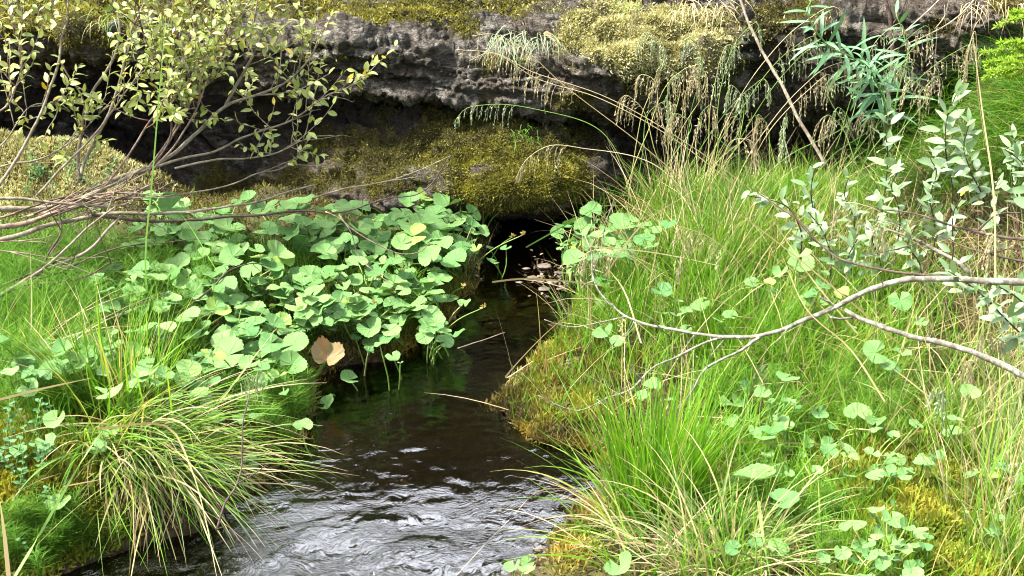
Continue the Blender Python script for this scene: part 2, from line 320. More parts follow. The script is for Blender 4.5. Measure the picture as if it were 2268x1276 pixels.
k = NT('stream_water'); v0 = k.mapp(); fa = k.attr('front')
wv = k.n('ShaderNodeTexNoise', {'noise_dimensions': '3D'}, Vector=v0, Scale=7.0, Detail=2.0).outputs['Color']
wv = k.n('ShaderNodeVectorMath', {'operation': 'MULTIPLY_ADD'}, i0=wv, i1=(0.30, 0.30, 0.0), i2=v0).outputs[0]
b1 = k.noise(k.n('ShaderNodeMapping', Vector=wv, Scale=(1, 1.8, 1)).outputs[0], 58, 3, 0.5, 1.2); b2 = k.noise(k.mapp((0.55, 1.3, 1)), 150, 2, 0.5, 0.4)
st = k.math('ADD', k.math('MULTIPLY', fa, 0.30), 0.05)
bm = k.n('ShaderNodeBump', Height=k.math('ADD', b1, k.math('MULTIPLY', b2, 0.12)), Strength=st, Distance=0.010).outputs[0]
fr = k.n('ShaderNodeFresnel', IOR=1.8, Normal=bm).outputs[0]
gl = k.n('ShaderNodeBsdfGlossy', Color=(1, 1, 1), Roughness=0.03, Normal=bm); tp = k.n('ShaderNodeBsdfTransparent', Color=(0.24, 0.19, 0.13))
M['water'] = k.done(k.n('ShaderNodeMixShader', i0=fr, i1=tp.outputs[0], i2=gl.outputs[0]).outputs[0])

k = NT('stone'); v = k.mapp(); n1 = k.noise(v, 30, 5); n2 = k.noise(v, 120, 3)
M['stone'] = k.done(k.n('ShaderNodeBsdfPrincipled', Base_Color=k.ramp(n1, [(0.3, (0.08, 0.06, 0.045)), (0.7, (0.20, 0.16, 0.12))]), Roughness=0.5, Normal=k.bump(n2, 0.5, 0.003)).outputs[0])

# ------------------------------------------------------------------ terrain
LE = np.array([(1095, 535), (1085, 560), (1060, 600), (1040, 660), (985, 720), (930, 760), (860, 800), (740, 815), (690, 850), (690, 920), (670, 980), (600, 1060), (500, 1130), (430, 1180), (230, 1240), (120, 1276), (60, 1330)], float)
RE = np.array([(1245, 535), (1255, 560), (1300, 620), (1265, 690), (1225, 740), (1180, 800), (1130, 860), (1108, 895), (1125, 950), (1200, 985), (1340, 1005), (1330, 1060), (1290, 1100), (1250, 1150), (1215, 1200), (1140, 1250), (1060, 1290), (1040, 1330)], float)
_l = on_plane(LE[:, 0], LE[:, 1])[::-1]; _r = on_plane(RE[:, 0], RE[:, 1])[::-1]
def xl(y): return np.interp(y, _l[:, 1], _l[:, 0])
def xr(y): return np.interp(y, _r[:, 1], _r[:, 0])
def ground(x, y):
    x, y = np.broadcast_arrays(np.asarray(x, float), np.asarray(y, float))
    wob = 0.02 * fbm(x * 9, y * 9, 1.5, 3, 5)
    dl = xl(y) + wob - x; dr = x - xr(y) - wob
    h = 0.035 * vnoise(x * 3.1, y * 3.1, 0, 11) + 0.018 * fbm(x * 9, y * 9, 0, 3, 12)
    hl = 0.055 * (1 - np.exp(-np.maximum(dl, 0) / 0.08)) + 0.05 * sst(0.1, 0.7, dl) + h * sst(0, 0.25, dl)
    hl = hl + 0.20 * sst(-0.85, -1.25, x) * sst(3.2, 3.6, y) + 0.07 * sst(2.5, 2.0, y) * sst(0.0, 0.35, dl)
    hr = 0.04 * (1 - np.exp(-np.maximum(dr, 0) / 0.20)) + 0.06 * sst(0.05, 0.6, dr) + h * sst(0, 0.25, dr)
    hr = hr + 0.05 * sst(2.6, 3.3, y) * sst(0.0, 0.25, dr) + 0.21 * sst(0.88, 1.42, x) * sst(2.5, 3.35, y) + 0.12 * sst(0.8, 1.4, x) * sst(1.2, 2.2, y)
    fall = sst(3.98, 3.62, y); hl = hl * fall; hr = hr * np.maximum(sst(3.85, 3.40, y), sst(0.98, 1.35, x))
    inside = np.minimum(-dl, -dr)
    bed = -0.10 * sst(0, 0.16, inside) - 0.012 + 0.02 * fbm(x * 14, y * 14, 0, 3, 3) * sst(0, 0.1, inside)
    z = np.where(dl > 0, hl, np.where(dr > 0, hr, bed))
    z = z + 1.0 * sst(4.35, 5.1, y) + 1.4 * sst(5.0, 12.0, y) + 0.25 * sst(1.6, 4.0, np.abs(x)) * sst(0, 3, y) * sst(4.6, 4.0, y)
    return z
def axis(lo, hi, step, far, grow=1.35):
    a = list(np.arange(lo, hi + step / 2, step)); d = step; b = a[-1]; c = a[0]; hi_, lo_ = [], []
    while b < far: d *= grow; b += d; hi_.append(b)
    d = step
    while c > -far: d *= grow; c -= d; lo_.append(c)
    return np.array(lo_[::-1] + a + hi_)
gx, gy = axis(-1.9, 1.9, 0.0125, 80), axis(1.2, 4.1, 0.0125, 80)
X, Y = np.meshgrid(gx, gy); Z = ground(X, Y)
bedm = sst(0.06, 0.0, Z) * (Y < 4.3)
tag(put('ground', (np.stack([X, Y, Z], -1).reshape(-1, 3), grid_faces(len(gy), len(gx)), {'bed': bedm.ravel()}), M['soil']), 'dark mossy soil of the stream banks', None, None, 'structure')

def gp(px, py, h=0.0, it=14):
    """The point of a pixel's ray that lies h above the ground."""
    px = np.asarray(px, float); py = np.asarray(py, float); dx, a, b = ray(px, py)
    t = np.full(np.broadcast(px, py).shape, 1.2); step = 0.02; done = np.zeros(t.shape, bool)
    for _ in range(170):
        g = np.maximum(ground(t * dx, t * a), -0.005) + h; below = (CAMZ + t * b) <= g; done |= below
        t = np.where(done, t, t + step)
        if done.all(): break
    return np.stack(np.broadcast_arrays(t * dx, t * a, CAMZ + t * b), -1)

# water
wx, wy = np.arange(-1.5, 1.3, 0.0055), np.arange(0.7, 4.3, 0.0055)
X, Y = np.meshgrid(wx, wy)
cx, cy = on_plane(830, 1235)[:2]
rr = np.hypot((X - cx) * 1.0, Y - cy); front = sst(2.30, 1.92, Y)
wpx = X + 0.05 * fbm(X * 5, Y * 5, 0, 2, 21); wpy = Y + 0.05 * fbm(X * 5, Y * 5, 0, 2, 22)
ang = np.arctan2(Y - cy, X - cx)
n_a = fbm(wpx * 10, wpy * 20, 0.3, 3, 23, 0.55)
n_b = fbm(rr * 40 + 2.2 * fbm(X * 9, Y * 9, 0, 3, 27), ang * 5.0 + X * 16, Y * 10, 3, 24, 0.5)
n_c = 1 - np.abs(fbm(wpx * 26, wpy * 34, 0.3, 2, 25)) * 1.6
n_a = fbm(wpx * 18, wpy * 40, 0.3, 3, 23, 0.55); q1 = 0.10 * fbm(X * 6, Y * 6, 2, 3, 28); q2 = 0.10 * fbm(X * 6, Y * 6, 5, 3, 29)
n_d = 1 - 2 * np.abs(fbm((wpx + q1) * 34, (wpy + q2) * 46, 0.3, 3, 30, .55))
Z = n_a * 0.0005 + front * (n_b * 0.0030 * np.exp(-(rr / 0.36) ** 2) + n_d * 0.0014 * (0.55 + 0.6 * vnoise(X * 5, Y * 5, 0, 33))) + 0.012 * np.exp(-(rr / 0.16) ** 2) * vnoise(X * 12, Y * 12, 0, 26) + 0.0004 * n_c
tag(put('stream_water', (np.stack([X, Y, Z], -1).reshape(-1, 3), grid_faces(len(wy), len(wx)), {'front': np.broadcast_to(front, X.shape).ravel()}), M['water']), 'dark clear stream flowing out of the cave under the rock', None, None, 'structure')

# rock: for columns of the photo, the ledge's profile as (photo row, distance)
ST = {
 -700: [(640, 4.0), (560, 4.0), (480, 3.95), (440, 3.95), (420, 4.0), (300, 4.05), (250, 4.25), (130, 4.25), (110, 3.85), (60, 3.8), (20, 3.9), (-60, 4.1)],
 0:    [(640, 4.0), (560, 4.0), (480, 3.95), (440, 3.95), (420, 4.0), (320, 4.05), (270, 4.35), (128, 4.3), (112, 3.82), (62, 3.76), (20, 3.88), (-60, 4.05)],
 250:  [(640, 4.0), (560, 4.0), (480, 3.95), (440, 3.95), (420, 4.0), (370, 4.10), (300, 4.35), (125, 4.3), (112, 3.80), (62, 3.74), (20, 3.86), (-60, 4.05)],
 500:  [(640, 4.0), (560, 3.95), (480, 3.85), (450, 3.82), (425, 3.84), (370, 3.90), (300, 4.02), (215, 4.0), (190, 3.80), (100, 3.74), (40, 3.88), (-50, 4.05)],
 640:  [(640, 4.0), (560, 3.95), (480, 3.75), (450, 3.72), (420, 3.74), (340, 3.80), (290, 3.90), (235, 3.90), (215, 3.76), (100, 3.72), (40, 3.86), (-40, 4.05)],
 760:  [(640, 4.0), (560, 3.95), (480, 3.68), (450, 3.64), (410, 3.67), (310, 3.76), (250, 3.82), (225, 3.83), (205, 3.74), (95, 3.70), (45, 3.84), (-40, 4.05)],
 900:  [(640, 4.1), (540, 4.05), (475, 3.64), (450, 3.58), (400, 3.61), (290, 3.74), (240, 3.88), (222, 3.90), (205, 3.72), (105, 3.70), (60, 3.84), (-40, 4.05)],
 1020: [(640, 4.3), (520, 4.20), (470, 3.62), (445, 3.50), (390, 3.54), (290, 3.72), (262, 3.82), (240, 3.86), (215, 3.70), (135, 3.74), (70, 3.86), (-40, 4.05)],
 1120: [(640, 4.6), (520, 4.50), (475, 3.62), (452, 3.47), (390, 3.51), (290, 3.72), (268, 3.86), (248, 3.88), (230, 3.70), (150, 3.74), (70, 3.86), (-40, 4.05)],
 1220: [(640, 4.6), (520, 4.50), (475, 3.64), (448, 3.50), (390, 3.53), (300, 3.74), (275, 3.92), (255, 3.94), (238, 3.72), (160, 3.74), (60, 3.84), (-40, 4.05)],
 1300: [(640, 4.3), (520, 4.25), (460, 3.75), (430, 3.62), (380, 3.64), (320, 3.85), (290, 4.05), (250, 4.05), (235, 3.74), (140, 3.70), (60, 3.80), (-30, 4.05)],
 1420: [(640, 4.1), (520, 4.05), (440, 3.95), (410, 3.92), (390, 3.95), (360, 4.10), (310, 4.25), (250, 4.2), (235, 3.80), (140, 3.70), (80, 3.76), (10, 3.98)],
 1560: [(640, 4.1), (520, 4.05), (440, 4.0), (410, 4.0), (395, 4.0), (370, 4.15), (320, 4.35), (225, 4.3), (208, 3.84), (130, 3.74), (70, 3.82), (10, 4.0)],
 1720: [(640, 4.1), (520, 4.05), (440, 4.0), (410, 4.0), (395, 4.0), (375, 4.15), (330, 4.30), (270, 4.1), (250, 3.95), (170, 3.90), (60, 3.86), (-20, 4.0)],
 1900: [(640, 4.1), (520, 4.05), (440, 4.0), (410, 4.0), (390, 4.0), (360, 4.15), (300, 4.30), (265, 4.1), (230, 3.90), (150, 3.80), (40, 3.74), (-40, 4.0)],
 2060: [(640, 4.1), (520, 4.05), (440, 4.0), (410, 4.0), (390, 4.0), (340, 4.05), (260, 4.20), (205, 4.1), (178, 3.74), (90, 3.70), (20, 3.72), (-60, 3.95)],
 2268: [(640, 4.1), (520, 4.05), (440, 4.0), (410, 4.0), (390, 4.0), (320, 4.05), (240, 4.20), (190, 4.1), (160, 3.74), (80, 3.68), (10, 3.70), (-60, 3.95)],
 3000: [(640, 4.1), (520, 4.05), (440, 4.0), (410, 4.0), (390, 4.0), (320, 4.05), (240, 4.20), (190, 4.1), (160, 3.74), (80, 3.68), (10, 3.70), (-60, 3.95)],
}
spx = np.array(sorted(ST)); sx = (spx - 1134) / F * 3.77
prof = np.array([[(Yv, P(0, pyv, Yv)[2]) for pyv, Yv in ST[p_]] + [(4.32, 0.98), (4.58, 1.72), (5.7, 2.1)] for p_ in spx])   # stations x controls x (Y, z); unseen top raised to block sky reflection
prof[:, 1, 1] = np.minimum(prof[:, 1, 1], -0.02); prof[:, 0, 1] = -0.2
rx = np.concatenate([np.arange(-2.7, -1.5, 0.012), np.arange(-1.5, 1.5, 0.0042), np.arange(1.5, 2.7, 0.012)])
ii = np.clip(np.searchsorted(sx, rx, side='right') - 1, 0, len(sx) - 2); tt = sst(0, 1, (rx - sx[ii]) / (sx[ii + 1] - sx[ii]))
cols = prof[ii] * (1 - tt)[:, None, None] + prof[ii + 1] * tt[:, None, None]
seglen = np.linalg.norm(np.diff(prof.mean(0), axis=0), axis=1); seglen = np.maximum(seglen, 0.05); seglen[-3:] *= 0.3; seglen[:2] *= 0.5
u = np.r_[0, np.cumsum(seglen)]; u /= u[-1]; MR = 430; uq = np.linspace(0, 1, MR)
rows = np.stack([[np.interp(uq, u, cols[c, :, d]) for d in (0, 1)] for c in range(len(rx))])           # x, 2, M
ker = np.exp(-0.5 * (np.arange(-9, 10) / 4.0) ** 2); ker /= ker.sum()
pad = np.pad(rows, ((0, 0), (0, 0), (9, 9)), 'edge'); rows = sum(kv * pad[:, :, i:i + MR] for i, kv in enumerate(ker))
RX = np.repeat(rx[:, None], MR, 1); RY, RZ = rows[:, 0], rows[:, 1]
def normals(Xg, Yg, Zg):
    Pg = np.stack([Xg, Yg, Zg], -1); a = np.gradient(Pg, axis=0); b = np.gradient(Pg, axis=1); return unit(np.cross(a, b))
Nn = normals(RX, RY, RZ)
if Nn[len(rx) // 2, MR // 3, 1] > 0: Nn = -Nn
ppx, ppy = proj(RX, RY, RZ)
def blob(cx_, cy_, ax, ay): return np.exp(-(((ppx - cx_) / ax) ** 2 + ((ppy - cy_) / ay) ** 2))
mo = np.zeros_like(RX)
for c_ in [(1140, 405, 190, 62, 1.0), (1050, 330, 240, 62, 1.05), (1230, 340, 120, 60, .8), (840, 340, 150, 60, .8), (740, 400, 150, 50, .75), (560, 425, 110, 40, .8), (900, 25, 230, 34, .95), (620, 10, 220, 45, .8), (260, 30, 300, 60, .9), (-100, 30, 300, 60, .9), (1400, 85, 190, 62, 1.2), (1470, 165, 150, 45, .85), (1190, 25, 160, 50, .6), (1580, 60, 90, 60, .7), (1560, 120, 90, 50, .7), (1130, 150, 90, 28, .55), (1110, 215, 60, 20, .4), (1750, 30, 120, 60, .5), (2200, 10, 120, 40, .6), (1350, 300, 60, 60, .4), (680, 120, 60, 30, .5), (1020, 60, 70, 40, .6), (930, 215, 70, 18, .45), (1260, 215, 70, 30, .5), (2060, 60, 60, 25, .5), (1900, 200, 90, 25, .45)]:
    mo = np.maximum(mo, c_[4] * blob(*c_[:4]))
nzm = fbm(RX * 11, RY * 11, RZ * 14, 3, 31)
mo = np.clip(mo * 1.15 + 0.35 * nzm * (mo > 0.05) + 1.2 * sst(-5, -60, ppy), 0, 1)  # unseen top forced to full moss so the water reflects it dark
mtone = np.clip(1.1 * blob(1390, 80, 170, 55) + .8 * blob(1480, 120, 100, 30), 0, 1)
lich = np.clip(0.7 * blob(850, 270, 190, 55) + 0.4 * blob(780, 380, 170, 90) + 0.6 * blob(830, 160, 110, 20) + .35 * blob(1100, 260, 160, 25) + 0.45 * blob(600, 250, 150, 100) + .3 * blob(2050, 100, 150, 60) + .5 * blob(1760, 80, 130, 130) + 0.4 * blob(200, 220, 350, 140) + .3 * nzm, 0, 1)  # dark rock tone: lichen crusts, and darker over the left recess
hard = 1 - sst(0.35, 0.75, mo)
warp = 0.03 * fbm(RX * 2.2, RY * 2, RZ * 2, 3, 41) + 0.10 * RX * 0.3
zz = RZ + warp
strata = np.abs(fbm(RX * 3.2, 0, zz * 24, 3, 42)); strata2 = fbm(RX * 7, 0, zz * 62, 3, 43)
step = np.round((zz * 34 + 1.2 * fbm(RX * 5, 0, RZ * 10, 3, 48)) % 1.0, 6)
disp = hard * (0.034 * (strata - 0.3) + 0.013 * strata2 + 0.014 * (step - 0.5) * (0.4 + np.abs(vnoise(RX * 6, 0, zz * 9, 49)))) + 0.024 * fbm(RX * 9, RY * 9, RZ * 11, 5, 44, 0.55) - hard * 0.012 * sst(.80, 1.0, 1 - np.abs(fbm(RX * 13 + 3 * RZ, RY * 13, RZ * 19, 3, 54))) + hard * 0.015 * np.abs(fbm(RX * 30, RY * 30, RZ * 38, 4, 45, 0.7))
disp += mo * (1 - 0.7 * sst(-30, -120, ppy)) * (0.016 * (1 - np.abs(fbm(RX * 15, RY * 15, RZ * 17, 3, 46)) * 1.4) + 0.004 * fbm(RX * 60, RY * 60, RZ * 60, 2, 47))
disp += mtone * 0.022 * fbm(RX * 16, RY * 16, RZ * 16, 2, 50)
disp *= np.interp(uq, [0, 0.12, 0.2, 1], [0.2, 0.5, 1, 1])[None, :]
RX, RY, RZ = RX + Nn[..., 0] * disp, RY + Nn[..., 1] * disp, RZ + Nn[..., 2] * disp
Nn = normals(RX, RY, RZ)
if Nn[len(rx) // 2, MR // 3, 1] > 0: Nn = -Nn
rock = single('rock_ledge', (np.stack([RX, RY, RZ], -1).reshape(-1, 3), grid_faces(len(rx), MR), {'moss': mo.ravel(), 'mtone': mtone.ravel(), 'lichen': lich.ravel()}), M['rock'],
              'grey layered rock ledge overhanging the dark spring mouth', 'rock')

# ------------------------------------------------------------------ moss
def rock_fuzz(mask, n, ln, wd, name, mat, label, lean=0.5, top=-60):
    w = (mask * (ppy > top) * (ppy < 620) * (ppx > -200) * (ppx < 2470)).ravel(); idx = rng.choice(w.size, n, p=w / w.sum())
    pos = np.stack([RX, RY, RZ], -1).reshape(-1, 3)[idx] + rng.normal(0, 0.003, (n, 3)); nn = unit(Nn.reshape(-1, 3)[idx] + rng.normal(0, lean, (n, 3)))
    pos -= nn * 0.002
    ax = rng.normal(0, 1, (n, 3)); L = ln * rng.uniform(0.5, 1.4, n); cl = 0.35 * vnoise(pos[:, 0] * 25, pos[:, 1] * 25, pos[:, 2] * 25, 51) + 0.5 + rng.normal(0, .18, n)
    return single(name, leaflets(pos, nn, ax, L, wd * rng.uniform(.7, 1.3, n), 0.8 * rng.random(n), 3, 0.8, np.clip(cl, 0, 1)), mat, label, 'moss', None, 'stuff')
inb = lambda x0, x1, y0, y1: ((ppx > x0) & (ppx < x1) & (ppy > y0) & (ppy < y1)).astype(float)
mk = np.clip((mo - 0.35) * 2, 0, 1)
hump = mk * inb(300, 1330, 240, 480)
rock_fuzz(hump * (blob(1140, 400, 170, 55) + blob(1060, 385, 90, 40) * .5), 26000, 0.010, 0.0032, 'moss', M['mossgold'], 'golden green moss cushion draped over the spring mouth')
rock_fuzz(hump, 30000, 0.009, 0.003, 'moss', M['mossolive'], 'olive brown moss coating the low rock hump')
rock_fuzz(mk * inb(-200, 1200, -60, 150), 34000, 0.011, 0.0034, 'moss', M['mossgold'], 'golden brown moss cushions on the ledge top')
rock_fuzz(np.clip(mtone * 1.5, 0, 1) * mk, 26000, 0.011, 0.004, 'moss', M['mosspale'], 'pale yellow moss mat on the ledge above the hanging grass')
rock_fuzz(mk * inb(1200, 2470, -60, 330) * (1 - np.clip(mtone * 1.5, 0, 1)), 22000, 0.010, 0.0034, 'moss', M['mossolive'], 'dark olive moss below the pale moss mat')
rock_fuzz(inb(-400, 2700, -500, -50), 30000, 0.022, 0.006, 'moss', M['mossolive'], 'dark moss covering the raised unseen slope above the ledge', top=-500)

def scatter(n, dens, box=(-1.75, 1.75, 1.25, 4.0)):
    """n ground points accepted by dens(px, py) of where they project."""
    outp = []; got = 0
    while got < n:
        x = rng.uniform(box[0], box[1], 60000); y = rng.uniform(box[2], box[3], 60000); z = ground(x, y)
        px, py = proj(x, y, z); keep = rng.random(60000) < dens(px, py, x, y, z)
        outp.append(np.stack([x, y, z], -1)[keep]); got += keep.sum()
        if len(outp) > 400: break
    return np.concatenate(outp)[:n]
def ell(px, py, *L): return np.clip(sum(a * np.exp(-(((px - cx_) / rx_) ** 2 + ((py - cy_) / ry_) ** 2) ** 2) for cx_, cy_, rx_, ry_, a in L), 0, 1)
def box(px, py, x0, x1, y0, y1, s=40): return sst(x0 - s, x0 + s, px) * sst(x1 + s, x1 - s, px) * sst(y0 - s, y0 + s, py) * sst(y1 + s, y1 - s, py)
def ground_fuzz(n, dens, ln, wd, mat, label, name='moss', lean=0.55, up=0.0):
    p = scatter(n, dens); n = len(p); p[:, 2] += up
    nn = unit(np.array([0, 0, 1.0]) + rng.normal(0, lean, (n, 3))); nn[:, 2] = np.abs(nn[:, 2])
    cl = np.clip(0.5 + 0.45 * fbm(p[:, 0] * 12, p[:, 1] * 12, 0, 3, 52) + rng.normal(0, .15, n), 0, 1)
    return single(name, leaflets(p, nn, rng.normal(0, 1, (n, 3)), ln * rng.uniform(.4, 1.5, n), wd * rng.uniform(.7, 1.3, n), rng.random(n), 3, 0.8, cl), mat, label, 'moss', None, 'stuff')
dry = lambda z: sst(-0.005, 0.01, z)
ground_fuzz(26000, lambda px, py, x, y, z: ell(px, py, (110, 370, 220, 110, 1)) * dry(z), 0.014, 0.0045, M['mosspale'], 'pale yellow moss mound under the willow stems')
ground_fuzz(26000, lambda px, py, x, y, z: ell(px, py, (60, 1090, 170, 170, 1), (200, 1130, 100, 110, .6)) * dry(z), 0.017, 0.005, M['mossgreen'], 'yellow green moss at the foot of the drooping tussock')
ground_fuzz(46000, lambda px, py, x, y, z: ell(px, py, (2030, 1090, 240, 160, 1), (2080, 1210, 190, 80, 1), (1560, 1110, 120, 60, .8)) * dry(z), 0.016, 0.0048, M['mossgreen'], 'yellow green moss hollow among grass near the pale stick')
ground_fuzz(17000, lambda px, py, x, y, z: np.clip(ell(px, py, (1270, 790, 120, 70, 1), (1230, 880, 150, 80, 1), (1290, 960, 130, 70, .8), (1360, 720, 90, 60, .6), (1270, 1175, 60, 80, 1), (1180, 960, 130, 45, .9), (1100, 925, 60, 45, .9)), 0, 1) * sst(-0.03, 0.0, z) * sst(.10, .03, z) * sst(-.35, .25, vnoise(x * 22, y * 22, 0, 56)), 0.018, 0.004, M['mosswater'], 'orange brown water moss along the right waterline', 'moss', 0.45, 0.0)
ground_fuzz(20000, lambda px, py, x, y, z: np.clip(ell(px, py, (1270, 790, 120, 70, 1), (1230, 880, 120, 60, 1), (1370, 700, 100, 80, .8), (1290, 1160, 70, 50, .8)), 0, 1) * sst(0.0, 0.02, z) * sst(-.2, .3, vnoise(x * 20, y * 20, 0, 55)), 0.018, 0.004, M['mossgreen'], 'yellow green moss on top of the right waterline bank')
ground_fuzz(9000, lambda px, py, x, y, z: ell(px, py, (1150, 925, 90, 60, 1), (1250, 985, 90, 40, .8)) * sst(-.02, 0, z), 0.014, 0.004, M['mosswater'], 'low brown moss on the point of the right waterline', 'moss', 0.5)
ground_fuzz(14000, lambda px, py, x, y, z: (ell(px, py, (760, 820, 150, 50, .8), (930, 700, 140, 110, .7), (600, 1010, 110, 70, 1), (680, 930, 60, 110, .7))) * sst(-0.035, 0.0, z), 0.017, 0.004, M['mosswater'], 'brown water moss along the left waterline', 'moss', 0.45)
ground_fuzz(60000, lambda px, py, x, y, z: 0.6 * dry(z) * (px > -100) * (px < 2400), 0.016, 0.004, M['mossolive'], 'low dark moss and litter covering the banks')

# ------------------------------------------------------------------ grass cover
def grass(n, dens, Ls, Ws, mat, label, t0=(0.05, 0.45), bend=(0.2, 1.2), az=None, azs=3.2, name='grass', clump=0.5, rnd=None):
    def d2(px, py, x, y, z): return dens(px, py) * dry(z) * np.clip(1 - clump + clump * (0.5 + 0.9 * vnoise(x * 14, y * 14, 0, 61)), 0, 1)
    p = scatter(n, d2); n = len(p); p[:, 2] -= 0.004
    a = rng.uniform(-np.pi, np.pi, n) if az is None else az + rng.normal(0, azs, n)
    L = rng.uniform(*Ls, n) * (0.75 + 0.5 * np.clip(0.5 + vnoise(p[:, 0] * 5, p[:, 1] * 5, 0, 62), 0, 1))
    r = np.clip(0.42 + 0.5 * vnoise(p[:, 0] * 4, p[:, 1] * 4, 1, 63) * 0.6 + rng.normal(0, 0.24, n), 0, 1) if rnd is None else rnd(n)
    return single(name, blades(p, a, rng.uniform(*t0, n), rng.uniform(*bend, n), L, rng.uniform(*Ws, n), 5, 1.4, 1.2, r), M[mat], label, 'grass', None, 'stuff')
grass(7500, lambda px, py: ell(px, py, (1680, 640, 380, 240, 1), (1420, 650, 100, 80, .4)) * (1 - .9 * ell(px, py, (1330, 540, 120, 90, 1))), (0.06, 0.17), (0.0018, 0.0036), 'grass', 'bright green grass on the bank right of the stream', clump=0.7)
grass(4200, lambda px, py: box(px, py, 1480, 2400, 800, 1330) * (1 - 0.97 * ell(px, py, (1990, 1050, 200, 70, 1), (2090, 1160, 170, 90, 1), (1540, 930, 70, 60, 1))), (0.04, 0.12), (0.0016, 0.0032), 'grass', 'short sparse grass among moss at the lower right', clump=0.8, bend=(.3, 1.5))
grass(9000, lambda px, py: ell(px, py, (2120, 330, 330, 150, 1), (2300, 260, 250, 150, 1)), (0.09, 0.20), (0.0014, 0.0026), 'horsetail', 'fine dark green grass draped down the slope below the right ledge', t0=(.5, 1.2), bend=(.4, 1.4), az=-2.2, azs=.6, clump=.5)
grass(5200, lambda px, py: ell(px, py, (1600, 420, 250, 50, 1), (1800, 400, 160, 60, .8)), (0.04, 0.10), (0.0016, 0.003), 'grass', 'dense green grass in front of the dark recess', rnd=lambda n: np.clip(rng.normal(.25, .2, n), 0, 1))
grass(2800, lambda px, py: ell(px, py, (120, 830, 250, 160, 1), (60, 600, 160, 100, .7), (330, 900, 170, 50, .5)), (0.05, 0.14), (0.0016, 0.0034), 'horsetail', 'green grass at the left edge behind the drooping tussock', clump=.7)
grass(4200, lambda px, py: ell(px, py, (560, 680, 480, 150, 1)), (0.04, 0.10), (0.0016, 0.003), 'horsetail', 'thin dark grass between the round marsh leaves')
grass(1500, lambda px, py: ell(px, py, (1700, 650, 480, 280, 1), (2130, 900, 200, 150, .3)), (0.10, 0.26), (0.0014, 0.0024), 'straw', 'dry yellow straw scattered through the right bank grass', t0=(.2, 1.2), bend=(0, .9), clump=.5)
grass(2500, lambda px, py: ell(px, py, (2130, 520, 260, 150, 1)), (0.05, 0.14), (0.0016, 0.003), 'thatch', 'brown dead grass under the grey willow sprigs', t0=(.6, 1.4), bend=(0, .8), clump=.5)
grass(700, lambda px, py: ell(px, py, (1260, 820, 110, 90, 1), (1190, 915, 110, 60, 1.3), (1330, 740, 90, 70, 1), (1280, 1170, 50, 60, .7)), (0.025, 0.08), (0.0014, 0.0026), 'grass', 'thin short grass on the moss of the right waterline', clump=.7)
grass(800, lambda px, py: ell(px, py, (2260, 1000, 130, 300, 1)), (0.08, 0.26), (0.0018, 0.0034), 'oldgrass', 'half dry grass along the right edge of the bank', clump=.6)

grass(900, lambda px, py: ell(px, py, (2120, 300, 260, 130, 1)), (0.06, 0.15), (0.0014, 0.0026), 'oldgrass', 'half dry grass mixed into the draped slope below the right ledge', t0=(.5, 1.2), bend=(.3, 1.2), az=-2.2, azs=.9, clump=.6)

# horsetail: whorled stems, seen as a fine green mass
def horsetails(n, dens, label, h=(0.07, 0.15)):
    p = scatter(n, lambda px, py, x, y, z: dens(px, py) * dry(z)); n = len(p); H = rng.uniform(*h, n); Ps = []
    lean = rng.normal(0, .18, (n, 2))
    for lv in range(8):
        f = 0.2 + 0.75 * lv / 8; nb = 7
        c = p + np.stack([lean[:, 0] * H * f, lean[:, 1] * H * f, H * f], -1); c = np.repeat(c, nb, 0)
        a = np.tile(np.arange(nb) * 2 * np.pi / nb, n) + rng.normal(0, .25, n * nb) + lv
        Ps.append(blades(c, a, 0.95, 0.35, np.repeat(H, nb) * (0.42 - 0.3 * f) * rng.uniform(.7, 1.3, n * nb) + .012, 0.0013, 2, 1.0, .5))
    Ps.append(blades(p, np.arctan2(lean[:, 1], lean[:, 0]), np.hypot(lean[:, 0], lean[:, 1]), 0, H, 0.002, 3, 1, .3))
    return single('horsetail', join(Ps), M['horsetail'], label, 'horsetail', None, 'stuff')
horsetails(420, lambda px, py: ell(px, py, (170, 690, 300, 120, 1), (90, 880, 130, 70, .6)), 'fine feathery horsetail carpet left of the marsh leaves')
horsetails(110, lambda px, py: ell(px, py, (620, 920, 90, 60, 1), (880, 720, 60, 60, .6)), 'fine horsetail fringe at the left waterline', (.05, .10))
horsetails(170, lambda px, py: ell(px, py, (1850, 880, 300, 120, .7), (1800, 1190, 130, 60, 1), (1950, 660, 200, 80, .5)), 'fine feathery horsetail among the lower right grass', (.05, .11))
horsetails(60, lambda px, py: ell(px, py, (110, 1220, 120, 60, 1)), 'small horsetail patch in the lower left corner', (.04, .08))

